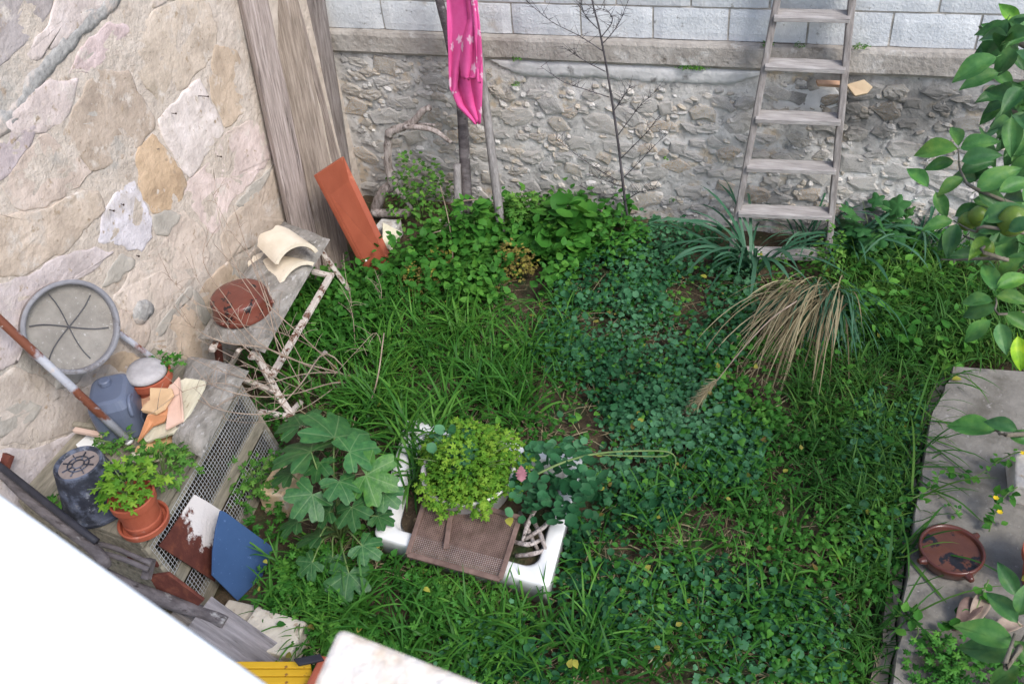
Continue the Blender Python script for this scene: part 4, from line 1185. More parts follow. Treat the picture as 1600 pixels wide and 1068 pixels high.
# black bucket, upside down
def build_bucket():
    c = GZ(156, 784, ZT)
    M = Matrix.Translation(c)
    root = empty('black_bucket', c, 'dusty black bucket standing upside down on the hutch', 'bucket')
    h = .225
    MB().lathe([(.131,0),(.138,.004),(.138,.018),(.13,.022),(.128,.03),(.09,h),(.084,h+.004),(.08,h-.004),(.074,h-.012)], 48, M).part('body', MAT['bucket'], root, smooth=False)
    bs_ = MB().lathe([(.076,h-.011),(.04,h-.009),(0,h-.009)], 40, M).part('base', MAT['bucket_base'], root, smooth=True)
    for k in range(8):
        t = k*math.pi/4 + .2
        MB().bar(c + Vector((math.cos(t)*.022, math.sin(t)*.022, h-.006)), c + Vector((math.cos(t)*.062, math.sin(t)*.062, h-.006)), .004, .004).part('rib', MAT['bucket'], bs_)
    for r in (.04, .022):
        P = [c + Vector((math.cos(t)*r, math.sin(t)*r, h-.005)) for t in np.linspace(0, 2*math.pi, 25)]
        MB().tube(P, .0028, 5, smooth=False, cap=False).part('ring_rib', MAT['bucket'], bs_)
build_bucket()

# terracotta pot in a broad saucer
pc = GZ(228, 818, ZT)
MB().lathe([(0,0),(.098,0),(.106,.008),(.110,.036),(.104,.040),(.098,.036),(.094,.014),(0,.012)], 40, Matrix.Translation(pc) @ Matrix.Scale(.88, 4)).thing('saucer', MAT['terra'], 'wide orange terracotta saucer under the leafy pot', 'saucer', smooth=False)
MB().lathe([(0,.013),(.080,.013),(.083,.05),(.080,.058),(.088,.15),(.096,.15),(.098,.185),(.09,.187),(.086,.15),(0,.145)], 40, Matrix.Translation(pc) @ Matrix.Scale(.88, 4)).thing('flower_pot', MAT['terra'], 'faded terracotta pot with bright green plant, standing in the saucer', 'flowerpot', smooth=False)

# low junk: red-brown board, logs, pipe, plank near the house
G_LOG = 'poles laid between wall and ground'
def pole(pts, r, lab, mat, nm='log', jit=.06, cat='log'):
    return MB().tube([GZ(*p) for p in pts], r, 10, jit=jit).thing(nm, mat, lab, cat, G_LOG, smooth=True)
pole([(-40,700,.62),(0,737,.6),(48,782,.58),(100,822,.56),(140,852,.54),(160,872,.53),(166,884,.5)], [.018,.018,.02,.021,.022,.022,.02], 'crooked grey pole with white patch ending in a bend below the bucket', MAT['log'])
pole([(40,830,.5),(110,868,.47),(190,910,.40),(260,938,.30),(330,962,.22),(352,972,.2)], [.022,.022,.026,.028,.026,.024], 'longest grey pole running down to the wide grey board', MAT['log'])
pole([(150,848,.50),(180,856,.49),(236,880,.47)], [.01,.01,.01], 'upper of two thin grey rods meeting at the wooden peg', MAT['log'], 'rod', .02, 'rod')
pole([(160,864,.50),(190,872,.49),(232,889,.47)], [.01,.01,.01], 'lower of two thin grey rods meeting at the wooden peg', MAT['log'], 'rod', .02, 'rod')
MB().bar(GZ(236,872,.47), GZ(228,904,.42), .03, .03).thing('wooden_peg', MAT['log'], 'short dark wooden peg holding the two thin rods', 'peg', bevel=.004)
pole([(-40,700,.66),(0,728,.64),(60,775,.62),(120,822,.6),(152,846,.56)], [.014]*5, 'straight black plastic pipe running above the crooked pole', MAT['black'], 'black_pipe', 0, 'pipe')
MB().slab([GZ(232,900,.40), GZ(262,896,.42), GZ(318,938,.30), GZ(300,956,.22), GZ(250,930,.3)], .015).thing('brown_board', MAT['rust'], 'dark red-brown board wedged under the poles', 'board', bevel=.003)
MB().slab([GZ(2,706,.66), GZ(16,712,.66), GZ(8,734,.62), GZ(-8,730,.62)], .02).thing('wood_end', MAT['rust'], 'reddish wood end sticking up at the wall edge', 'wood')
A, B = GZ(312, 955, .24), GZ(436, 1042, .03)
plank('grey_board', B, A, .135, .03, Vector((.35,-.35,.85)), MAT['wood_silver'], 'wide silver-grey board slanting to the ground beyond the white parapet', 'board', None, (.9,.88,.92), seed=8)
plank('grey_board', GZ(395, 1060, .01), GZ(262, 968, .17), .12, .03, Vector((.3,-.4,.85)), MAT['wood_grey'], 'paler weathered board lying just below the silver-grey one', 'board', None, (.8,.78,.74), seed=9)
brick_like(425, 985, .09, (.24,.16,.09), (.60,.56,.48), 'stone', 'pale limestone lump at the end of the grey board', 'stone', MAT['stone_l'])
brick_like(372, 958, .05, (.16,.10,.05), (.55,.5,.42), 'stone', 'flat pale stone under the lower corner of the blue board', 'stone', MAT['stone_l'])
brick_like(440, 745, .14, (.12,.20,.14), (.62,.47,.30), 'stone', 'tan stone block between hutch and big lobed leaves', 'stone', MAT['stone_l'])
# yellow ribbed crate
def build_yellow():
    p = GZ(430, 1050, .22)
    root = empty('yellow_crate', Vector((p.x, p.y, 0)), 'yellow ribbed crate on the ground between parapet and stone ledge', 'crate')
    a, b, c_, d_ = GZ(345,1032,.22), GZ(484,1032,.22), GZ(500,1120,.22), GZ(330,1120,.22)
    n = 7
    for i in range(n):
        t0, t1 = i/n, (i+.9)/n
        MB().slab([a.lerp(d_, t0), b.lerp(c_, t0), b.lerp(c_, t1), a.lerp(d_, t1)], .02).part('slat', MAT['yellow'], root, bevel=.004)
    q = [a, b, c_, d_]
    q2 = [p_.lerp(sum(q, Vector())/4, .03) for p_ in q]
    MB().add([Vector((p_.x, p_.y, 0)) for p_ in q2] + [Vector((p_.x, p_.y, .198)) for p_ in q2], [(0,1,5,4),(1,2,6,5),(2,3,7,6),(3,0,4,7),(4,5,6,7)]).part('body', MAT['yellow'], root)
build_yellow()
MB().slab([GZ(458,1028,.27), GZ(500,1020,.27), GZ(506,1030,.27), GZ(466,1038,.27)], .012).thing('black_strip', MAT['black'], 'black rubber strip lying at the corner of the yellow crate', 'rubber', bevel=.003)
brick_like(497, 1050, .26, (.05,.14,.26), (1,.6,.4), 'orange_brick', 'narrow orange brick between yellow crate and stone ledge', 'brick', MAT['terra'])

# ---- house edge close to the camera
ZP = 2.5
e0, e1 = GZ(0, 765, ZP), GZ(430, 1068, ZP)
d = (e1-e0).normalized(); nb = Vector((d.y, -d.x, 0)); nb = nb if nb.y < 0 else -nb
P0, P1 = e0 - d*.5, e1 + d*.42
def prism(poly, z0, z1): 
    n = len(poly); m = MB()
    return m.add([Vector((p.x, p.y, z0)) for p in poly] + [Vector((p.x, p.y, z1)) for p in poly],
          [tuple(reversed(range(n))), tuple(range(n, 2*n))] + [(i, (i+1) % n, n+(i+1) % n, n+i) for i in range(n)])
poly = [P0, P1, P1 + nb*.32, P0 + nb*.32]
area2 = sum(a.x*b.y-b.x*a.y for a, b in zip(poly, poly[1:]+poly[:1]))
if area2 < 0: poly = poly[::-1]
prism(poly, -.05, ZP).thing('white_parapet', MAT['white_wall'], 'bright white house parapet cutting across the lower left corner', 'parapet', bevel=.012)
q = [GZ(487,1068,ZP+.02), GZ(527,978,ZP+.02), GZ(545,982,ZP+.02), GZ(765,1068,ZP+.02)]
ex = (q[3]-q[2]).normalized(); ey = (q[0]-q[1]).normalized()
poly = [q[0] + ey*.02, q[1], q[2], q[3] + ex*.15, q[3] + ex*.15 + ey*.05]
area2 = sum(a.x*b.y-b.x*a.y for a, b in zip(poly, poly[1:]+poly[:1]))
if area2 < 0: poly = poly[::-1]
prism(poly, -.05, ZP+.02).thing('stone_ledge', MAT['sandstone'], 'cream speckled stone ledge corner at the bottom edge', 'ledge', bevel=.006)
# ================================================================== SHOWER TRAY AND WHAT STANDS IN IT
ZR = .15
TL, TR, BR, BL = GZ(634,652,ZR), GZ(912,714,ZR), GZ(858,916,ZR), GZ(583,836,ZR)
def quad_ring(inset, z, rad, n=7):
    """rounded ring inside the tray quad"""
    C = [BL, BR, TR, TL]; cen = sum(C, Vector())/4; out = []
    Cs = []
    for i, p in enumerate(C):
        a = (C[i-1]-p).normalized(); b = (C[(i+1) % 4]-p).normalized()
        Cs.append(p + (a+b)*inset)
    for i, p in enumerate(Cs):
        a = (Cs[i-1]-p).normalized(); b = (Cs[(i+1) % 4]-p).normalized()
        o = p + (a+b)*rad
        for k in range(n):
            t = k/(n-1)*math.pi/2
            q = o - b*rad*math.cos(t) - a*rad*math.sin(t)
            out.append(Vector((q.x, q.y, z)))
    return out
def build_tray():
    rings = [quad_ring(.012, .0, .03), quad_ring(.004, ZR-.03, .03), quad_ring(0, ZR-.006, .03), quad_ring(.006, ZR, .03), quad_ring(.058, ZR, .05), quad_ring(.068, ZR-.008, .06), quad_ring(.085, ZR-.09, .07), quad_ring(.2, ZR-.10, .1)]
    n = len(rings[0]); V = [p for r in rings for p in r]
    F = [(i*n+k, i*n+(k+1) % n, (i+1)*n+(k+1) % n, (i+1)*n+k) for i in range(len(rings)-1) for k in range(n)]
    F += [tuple(range((len(rings)-1)*n, len(rings)*n)), tuple(reversed(range(n)))]
    m = MB().add(V, F)
    t = m.thing('shower_tray', MAT['tray'], 'white ceramic shower tray lying in the weeds', 'tray', smooth=True)
    # soil collected inside
    r = quad_ring(.088, ZR-.055, .07); c = sum(r, Vector())/len(r); V = []; k = 6
    for i in range(1, k+1):
        for p in r:
            q = c.lerp(p, i/k); V.append((q.x, q.y, ZR-.058 + .014*mnoise.noise(q*9)))
    V.append((c.x, c.y, ZR-.055)); nn = len(r)
    F = [((i)*nn+j, (i)*nn+(j+1) % nn, (i+1)*nn+(j+1) % nn, (i+1)*nn+j) for i in range(k-1) for j in range(nn)] + [(len(V)-1, j, (j+1) % nn) for j in range(nn)]
    MB().add(V, F).part('soil_fill', MAT['soil'], t, smooth=True)
build_tray()
BC = GZ(738, 772, ZR-.04)
MB().lathe([(0,.0),(.135,0),(.165,.03),(.188,.15),(.2,.155),(.202,.163),(.194,.168),(.182,.16),(.165,.08),(0,.07)], 48, Matrix.Translation(BC), wob=.01).thing('enamel_basin', MAT['enamel'], 'chipped white enamel basin planted with a bushy herb', 'basin', smooth=True)
MB().lathe([(0,.12),(.09,.125),(.165,.118),(.174,.11)], 32, Matrix.Translation(BC)).thing('potting_soil', MAT['soil'], 'dark potting soil inside the enamel basin', 'soil', smooth=True)

def build_grill():
    a, b, c = GZ(637, 866, ZR+.012), GZ(781, 905, ZR+.012), GZ(808, 815, ZR+.05)
    C = [GP(p, q, a, b, c) for p, q in ((637,866),(781,905),(812,808),(668,770))]
    root = empty('rusty_grill', a, 'rusty framed metal mesh panel lying over the front of the tray', 'metal grill')
    n = (C[1]-C[0]).cross(C[3]-C[0]).normalized()
    for p, q in ((0,1),(1,2),(2,3),(3,0)):
        MB().bar(C[p], C[q], .02, .012, n).part('frame_bar', MAT['rust_mesh'], root, bevel=.002)
    W, H = (C[1]-C[0]).length, (C[3]-C[0]).length; s = .0082; nx, ny = int(W/s), int(H/s); g = .0022
    X = [x for i in range(nx+1) for x in (i/nx - g/W, i/nx + g/W)]; Y = [x for i in range(ny+1) for x in (i/ny - g/H, i/ny + g/H)]
    V = []; k = len(X)
    for y in Y:
        for x in X:
            V.append(C[0].lerp(C[1], x).lerp(C[3].lerp(C[2], x), y) - n*(.004 + .006*math.sin(x*3.1)*math.sin(y*3.1)))
    F = [(j*k+i, j*k+i+1, (j+1)*k+i+1, (j+1)*k+i) for j in range(len(Y)-1) for i in range(k-1) if not (i % 2 and j % 2)]
    MB().add(V, F).part('wire_mesh', MAT['rust_mesh'], root)
    p, q = GP(706, 792, a, b, c) + n*.006, GP(697, 858, a, b, c) + n*.006
    MB().bar(p, q, .022, .01, n).part('handle_bar', MAT['rust_mesh'], root, bevel=.003)
build_grill()

rr = random.Random(5)
for i, pts in enumerate(([(812,800),(826,830),(842,862)], [(806,868),(836,864),(862,856),(870,862)], [(830,806),(846,838),(856,870),(862,880)], [(820,842),(850,822),(866,800)], [(800,845),(825,850),(848,842)], [(838,792),(826,815),(816,846)])):
    m = MB().tube([GZ(a, b, ZR-.04+.02*i*.5+.03*(k == 1)) for k, (a, b) in enumerate(pts)], [.009,.010,.007,.006][:len(pts)], 7, jit=.15)
    m.thing('dry_stick', MAT['drift'], ['short curved', 'long bent', 'forked-looking steep', 'upper slanting', 'lowest flat', 'hidden upright'][i] + ' grey stick in the right end of the tray', 'stick', 'dry sticks in the tray', smooth=True)

# ================================================================== RIGHT: things on the path
def build_casserole():
    c = GZ(1482, 872, .122); R = .116
    M = Matrix.Translation(c)
    root = empty('clay_casserole', c, 'brown glazed clay casserole with dark flower stains on the path', 'casserole')
    wl = MB().lathe([(0,0),(R*.8,0),(R*.94,.014),(R,.05),(R*1.0,.062),(R*.93,.064),(R*.9,.055),(R*.87,.044)], 44, M).part('wall', MAT['terra_rim'], root, smooth=True)
    MB().lathe([(R*.88,.046),(R*.5,.0445),(0,.044)], 36, M).part('bottom', MAT['terra_dish2'], root, smooth=True)
    for t in (3.75, 5.2, .8):
        p = c + Vector((math.cos(t)*R, math.sin(t)*R, .045)); q = p + Vector((math.cos(t)*.024, math.sin(t)*.024, .004))
        MB().tube([p - Vector((math.cos(t)*.008, math.sin(t)*.008, 0)), p, q], [.02,.019,.01], 8).part('lug', MAT['terra_rim'], wl, smooth=True)
build_casserole()
brick_like(1612, 735, .22, (.12,.20,.10), (.56,.54,.50), 'concrete_lump', 'pale concrete lump with yellow flowers at the right edge', 'concrete', MAT['stone_l'])
c = GZ(1632, 912, .122)
MB().lathe([(0,0),(.075,0),(.10,.14),(.11,.14),(.112,.17),(.102,.172),(.098,.14),(0,.13)], 32, Matrix.Translation(c)).thing('flower_pot', MAT['terra'], 'dark terracotta pot half cut by the right edge', 'flowerpot')
def curl(px, py, z, L, W, yaw, lab, matn='dry_stem'):
    p = GZ(px, py, z); V = []; k, q = 10, 6
    for i in range(k+1):
        s = i/k
        for j in range(q+1):
            u = j/q-.5; w = W*math.sin(math.pi*min(.97, max(.06, s)))
            x = u*w; zz = .4*w*(2*u)**2*.6 + .05*math.sin(s*3)
            V.append(p + Vector((math.cos(yaw)*s*L - math.sin(yaw)*x, math.sin(yaw)*s*L + math.cos(yaw)*x, zz + .002)))
    n = q+1
    o = MB().add(V, [(i*n+j, i*n+j+1, (i+1)*n+j+1, (i+1)*n+j) for i in range(k) for j in range(q)]).thing('dead_leaf', MAT[matn], lab, 'leaf', 'dead curled leaves on the path', smooth=True)
    o.modifiers.new('t', 'SOLIDIFY').thickness = .0015
curl(1490, 985, .122, .17, .07, 1.0, 'brown curled dead leaf right below the casserole', 'rust_mesh')
curl(1512, 990, .126, .20, .06, 1.2, 'tan curled dead stalk beside the brown curled leaf')
curl(1540, 1000, .124, .15, .06, .6, 'pale dead leaf scrap under the glossy leaves')

# ---- lemon tree: leaves, fruit, branches
def lemon_leaf_mesh():
    V = []; k, q = 9, 4
    for i in range(k+1):
        s = i/k; w = .245*(math.sin(math.pi*s**.85)**.9 if 0 < s < 1 else 0) + .004
        for j in range(q+1):
            u = (j/q-.5)*2
            V.append((u*w, s, .75*abs(u)*w - .30*s*s + .10*s + .02*math.sin(s*11+u*2)*abs(u)))
    n = q+1
    F = [(i*n+j, i*n+j+1, (i+1)*n+j+1, (i+1)*n+j) for i in range(k) for j in range(q)]
    b = MB().add(V, F); b.tube([(0,-.10,-.01), (0,0,.002), (0,.5,-.02), (0,.95,-.14)], [.010,.009,.006,.003], 4, smooth=False)
    me = b.mesh('leaf', True); me.materials.append(MAT['lemon_leaf']); return me
LEAF = lemon_leaf_mesh()
def build_lemon():
    base = Vector((1.22, 2.76, .11))
    root = empty('lemon_tree', base, 'glossy-leaved lemon tree with green fruit reaching in from the right', 'tree')
    m = MB().tube([base, base + Vector((-.03,-.05,.5)), base + Vector((-.13,-.22,1.0)), base + Vector((-.21,-.35,1.5)), base + Vector((-.15,-.3,2.0))], [.05,.045,.04,.03,.015], 10, jit=.08); m.part('trunk', MAT['bark'], root, smooth=True)
    heart = base + Vector((-.21,-.35,1.45))
    def leaf(p, tip, size, c, nudge=0.25, rs=0):
        """leaf from stalk p towards tip, face turned up/outward"""
        y = (tip-p).normalized(); up = (Vector((0,0,1)) + (CAM-p).normalized()*nudge)
        rr = random.Random(rs); up += Vector((rr.uniform(-.3,.3), rr.uniform(-.3,.3), 0))
        x = y.cross(up).normalized(); z = x.cross(y)
        o = bpy.data.objects.new('leaf', LEAF); col.objects.link(o); hang(o, root)
        s = size
        o.matrix_basis = Matrix(((x.x*s,y.x*s,z.x*s,p.x),(x.y*s,y.y*s,z.y*s,p.y),(x.z*s,y.z*s,z.z*s,p.z),(0,0,0,1)))
        o.color = (*c, 1); return o
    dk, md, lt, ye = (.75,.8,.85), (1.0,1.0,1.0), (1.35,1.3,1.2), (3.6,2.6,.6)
    # (stalk px, tip px, distance, tone): leaves one can pick out
    L = [((1496,232),(1430,238),2.75,lt),((1500,232),(1556,218),2.75,lt),((1498,228),(1492,205),2.8,md),((1502,252),(1560,240),2.7,md),((1490,252),(1450,262),2.8,dk),
         ((1500,270),(1550,250),2.75,dk),((1450,292),(1420,262),2.75,lt),((1462,300),(1478,336),2.7,lt),((1505,278),(1470,300),2.7,md),((1525,298),(1590,262),2.6,lt),((1528,300),(1575,330),2.6,md),
         ((1520,312),(1552,320),2.65,dk),((1492,338),(1532,322),2.65,dk),((1488,345),(1460,352),2.6,(1.5,1.4,.9)),((1495,350),(1480,398),2.6,md),((1528,365),(1588,330),2.5,lt),((1535,345),(1600,322),2.5,md),
         ((1502,360),(1476,380),2.6,dk),((1545,372),(1532,385),2.55,(1.7,1.5,.8)),((1540,330),(1548,350),2.7,dk),((1560,300),(1610,280),2.5,md),((1575,360),(1620,345),2.45,dk),
         ((1555,455),(1538,412),2.5,md),((1556,450),(1606,430),2.5,(1.7,1.55,.9)),((1552,470),(1512,470),2.5,lt),((1556,462),(1606,470),2.5,md),((1558,480),(1505,492),2.5,md),
         ((1548,500),(1508,532),2.45,(1.2,1.3,1.1)),((1562,505),(1572,548),2.42,lt),((1570,490),(1610,512),2.45,md),((1590,525),(1596,576),2.45,ye),((1560,430),(1600,405),2.55,md),((1572,420),(1612,395),2.55,dk),
         ((1556,672),(1484,662),2.55,lt),((1590,672),(1552,660),2.5,md),((1575,680),(1618,690),2.5,dk),
         ((1585,1008),(1498,975),2.2,md),((1590,1020),(1502,1010),2.25,md),((1590,972),(1545,925),2.2,md),((1592,960),(1612,910),2.2,dk),((1585,1000),(1618,1040),2.2,dk),((1588,930),(1566,888),2.3,dk),((1592,1040),(1560,1062),2.25,dk)]
    for i, (a, b, d, c) in enumerate(L):
        p = GD(*a, d); t = GD(*b, d - .03 + .06*random.Random(i).random())
        leaf(p, t, max(.075, (t-p).length*1.08), tuple(q*h for q, h in zip(c, random.Random(i+5).choice(((1,1,1),(.85,.9,1.05),(1.25,1.1,.8),(1.1,1.15,.95))))), 1.7, i)
    # darker leaves further back, top right
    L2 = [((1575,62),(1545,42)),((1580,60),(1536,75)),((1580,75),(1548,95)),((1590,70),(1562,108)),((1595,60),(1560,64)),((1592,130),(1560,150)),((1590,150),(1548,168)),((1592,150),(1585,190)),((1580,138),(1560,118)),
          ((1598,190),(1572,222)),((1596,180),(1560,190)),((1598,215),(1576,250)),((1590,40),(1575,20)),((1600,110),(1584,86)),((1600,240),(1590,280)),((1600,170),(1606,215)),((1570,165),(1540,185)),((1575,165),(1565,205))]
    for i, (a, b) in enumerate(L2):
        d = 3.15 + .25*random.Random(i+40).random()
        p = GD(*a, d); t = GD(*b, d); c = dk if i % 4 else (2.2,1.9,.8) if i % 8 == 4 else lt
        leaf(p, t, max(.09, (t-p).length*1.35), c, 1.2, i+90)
    L3 = random.Random(77)
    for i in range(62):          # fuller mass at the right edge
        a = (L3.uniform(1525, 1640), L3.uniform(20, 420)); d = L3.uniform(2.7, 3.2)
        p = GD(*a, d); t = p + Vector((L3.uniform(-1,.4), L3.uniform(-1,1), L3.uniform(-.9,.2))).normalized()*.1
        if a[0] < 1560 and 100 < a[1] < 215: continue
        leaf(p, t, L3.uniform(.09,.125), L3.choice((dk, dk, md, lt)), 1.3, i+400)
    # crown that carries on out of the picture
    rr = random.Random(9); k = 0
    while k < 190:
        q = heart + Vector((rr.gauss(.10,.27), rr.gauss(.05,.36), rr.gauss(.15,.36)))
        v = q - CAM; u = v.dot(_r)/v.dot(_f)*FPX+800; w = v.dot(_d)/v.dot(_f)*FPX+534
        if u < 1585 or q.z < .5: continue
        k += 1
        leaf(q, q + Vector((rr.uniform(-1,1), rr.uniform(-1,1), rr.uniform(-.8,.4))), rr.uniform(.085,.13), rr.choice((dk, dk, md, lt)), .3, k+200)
    # branches
    def br(pts, r0=.008, nm='branch'):
        Q = [Vector(p) for p in pts]; n = len(Q)
        MB().tube(Q, [r0*(1-.75*i/(n-1)) for i in range(n)], 6, jit=.06).part(nm, MAT['bark'], root, smooth=True)
    br([heart, GD(1560,310,2.6), GD(1505,275,2.72), GD(1497,232,2.75)], .007)
    br([heart, GD(1570,358,2.5), GD(1525,362,2.55), GD(1490,345,2.62)], .006)
    br([heart, GD(1590,490,2.47), GD(1556,465,2.5)], .006)
    br([heart + Vector((0,0,.3)), GD(1590,65,3.2), GD(1560,60,3.2)], .014)
    br([heart + Vector((0,0,.3)), GD(1598,180,3.2), GD(1575,165,3.25)], .012)
    br([base + Vector((-.03,0,.6)), GD(1600,678,2.5), GD(1556,672,2.55)], .01)
    br([base + Vector((-.02,0,.35)), GD(1595,1010,2.2), GD(1585,990,2.2)], .01)
    br([heart + Vector((0,0,-.1)), GD(1566,404,2.52), GD(1538,382,2.55), GD(1505,368,2.6)], .007, 'bare_twig')
    br([GD(1570,404,2.52), GD(1530,404,2.55), GD(1495,406,2.58), GD(1470,405,2.6)], .005, 'bare_twig')
    br([GD(1546,404,2.53), GD(1555,396,2.53)], .003, 'bare_twig'); br([GD(1492,406,2.58), GD(1490,412,2.58)], .003, 'bare_twig')
    for (a, b, d, r) in ((1582,346,2.5,.036),(1529,338,2.6,.026),(1512,346,2.62,.024),(1540,388,2.6,.022)):
        p = GD(a, b, d)
        MB().lathe([(0,-r*1.25),(r*.25,-r*1.15),(r*.7,-r*.75),(r,0),(r*.72,r*.75),(r*.3,r*1.05),(0,r*1.12)], 20, Matrix.Translation(p) @ Matrix.Rotation(.3, 4, 'X')).part('lemon', MAT['lemon'], root, smooth=True)
build_lemon()
# ================================================================== VEGETATION
def U(n, a, b): return rng.uniform(a, b, n)
TRAYP = [tuple(p)[:2] for p in (BL, BR, TR, TL)]
HUTP = [tuple(p)[:2] for p in (HN + Vector((.03,-.05,0)), HF + Vector((.03,.05,0)), BF, BN)]
PATHP = [(p.x-.01, p.y) for p in PATH] + [(2.6, PATH[-1].y+.1), (2.6, PATH[0].y)]
YARD = [(-2.85, 1.2), (2.4, 1.2), (2.4, 4.78), (-2.85, 4.78)]
def free(p, tray=True):
    k = ~in_poly(p[:,0], p[:,1], HUTP) & ~in_poly(p[:,0], p[:,1], PATHP) & (p[:,1] < 4.79) & (p[:,0] > -2.86)
    if tray: k &= ~in_poly(p[:,0], p[:,1], TRAYP)
    return p[k]
# --- leaf templates
def t_round():
    o = [(0.02,0)]
    for k in range(1, 11):
        t = -math.pi/2 + .35 + (2*math.pi-.7)*k/11
        r = .5*(1 + .07*math.cos(5*t))
        o.append((r*math.cos(t), .5 + r*math.sin(t)))
    return fan_leaf(o, -.10, 0)
def t_ovate(w=.34, ser=.06, n=6):
    o = [(0, 0)]
    R_ = []
    for k in range(1, n):
        s = k/n; R_.append((w*math.sin(math.pi*s**.75)*(1+ser*(-1)**k), s))
    return fan_leaf(o + R_ + [(0, 1)] + [(-a, b) for a, b in R_[::-1]], .06, .35)
def t_lobed(nl=5, depth=.5, n=None, spread=2.2, ser=.0):
    n = n or nl*4+3; o = [(0, 0)]
    for k in range(n):
        t = -spread + 2*spread*k/(n-1)
        f = (math.cos(t/spread*(nl-1)*math.pi) + 1)/2 if nl > 1 else 1
        L = 1 - .28*abs(t)/spread
        r = L*((1-depth) + depth*f**.8)*(1 + ser*(-1)**k)
        o.append((r*math.sin(t)*.62, .30 + r*math.cos(t)*.62))
    return fan_leaf(o, .12, .0)
T_ROUND, T_OV, T_LOB, T_FINE = t_round(), t_ovate(), t_lobed(3, .45, 13), t_lobed(5, .62, 19, 2.4)

def leaves(P, z, tmpl, size, tilt=.5, up=None):
    n = len(P)
    pos = np.c_[P, z]
    R = eul(U(n, 0, 6.283), rng.normal(.1, tilt, n), rng.normal(0, tilt*.7, n))
    return pos, R
def stuff(name, parts, mat, label, cat=None, kind='stuff'):
    V = np.vstack([p[0] for p in parts]); off = 0; F = []; r = []
    for p in parts:
        F.append(p[1] + off); off += len(p[0]); r.append(p[2])
    o = np_object(name, V, np.vstack(F), np.concatenate(r), mat)
    return props(o, label, cat, None, kind)
def tone(P, s=2.2, k=.5):
    return np.clip(np.array([.5 + k*mnoise.noise(Vector((a*s, b*s, 1.7))) for a, b in P]) + rng.normal(0, .17, len(P)), 0, 1)

# --- round-leaved ground cover (middle and lower yard)
COVER = [area(a) for a in (
  [(790,352),(1000,352),(1150,380),(1190,470),(1165,560),(1120,620),(1000,650),(860,640),(830,560),(870,480),(800,420)],
  [(860,640),(1120,610),(1200,690),(1180,790),(1080,800),(1010,860),(930,860),(890,900),(860,850),(880,740),(920,700)],
  [(880,900),(1010,850),(1180,900),(1320,960),(1330,1080),(640,1080),(700,1000),(830,960)],
  [(1330,640),(1440,600),(1440,760),(1400,900),(1330,900),(1300,760)])]
parts = []
for poly, n, hz_ in ((COVER[0], 6800, .09), (COVER[1], 3900, .08), (COVER[2], 2300, .07), (COVER[3], 800, .08)):
    P = free(pts_in(poly, n, .7))
    z = np.abs(rng.normal(hz_*.55, hz_*.35, len(P))) + .015
    for (tv, tf), sl in ((T_ROUND, slice(0, None, 2)), (t_lobed(5, .22, 17, 2.5), slice(1, None, 2))):
        Q = P[sl]
        pos, R = leaves(Q, z[sl], None, None, .52)
        parts.append(scatter(tv, tf, pos, R, np.clip(rng.gamma(6, .0038, len(Q)), .009, .042), tone(Q, 2.2, .7)))
stuff('ground_cover', parts, MAT['cover'], 'blue-green round-leaved ground cover over the middle of the yard')

# --- bright leafy weeds along the walls and foreground
WEED = [(area([(560,430),(640,400),(760,350),(860,335),(990,350),(880,470),(760,500),(640,490),(560,470)]), 3600, .16, .05, T_OV),
        (area([(430,470),(560,430),(640,490),(560,560),(470,560),(420,540)]), 1100, .14, .045, T_OV),
        (area([(440,900),(480,860),(560,900),(700,940),(640,1080),(540,1080),(480,970),(440,940)]), 1200, .08, .035, T_FINE),
        (area([(610,880),(780,920),(840,960),(780,1080),(640,1080),(560,930)]), 800, .07, .03, T_FINE),
        (area([(1090,560),(1210,540),(1220,700),(1120,680)]), 420, .08, .035, T_LOB),
        (area([(1000,700),(1300,640),(1420,700),(1390,1080),(1180,1080),(1180,860)]), 1500, .07, .032, T_LOB),
        (area([(370,640),(450,640),(450,860),(400,880),(385,760)]), 500, .10, .035, T_FINE),
        (area([(1290,400),(1500,380),(1560,520),(1480,600),(1330,560)]), 700, .12, .05, T_OV)]
parts = []; parts3 = []
for poly, n, h, s, (tv, tf) in WEED:
    P = free(pts_in(poly, n, .35))
    z = np.abs(rng.normal(h*.55, h*.4, len(P))) + .015
    pos, R = leaves(P, z, None, None, .5)
    parts.append(scatter(tv, tf, pos, R, U(len(P), s*.6, s*1.35), tone(P, 3)))
# fine leaves mixed in everywhere
for n, s, tm, h in ((5600, .022, T_FINE, .06), (3600, .026, T_LOB, .055), (1800, .03, T_OV, .07)):
    P = free(pts_in(area([(440,450),(1480,400),(1440,700),(1400,1090),(400,1090),(400,900),(560,880)]), n, .25))
    pos, R = leaves(P, np.abs(rng.normal(h*.6, h*.5, len(P))) + .012, None, None, .5)
    parts.append(scatter(*tm, pos, R, U(len(P), s*.6, s*1.5), tone(P, 4, .7)))
stuff('leafy_weeds', parts, MAT['weed'], 'bright green leafy weeds growing between wall and grass')

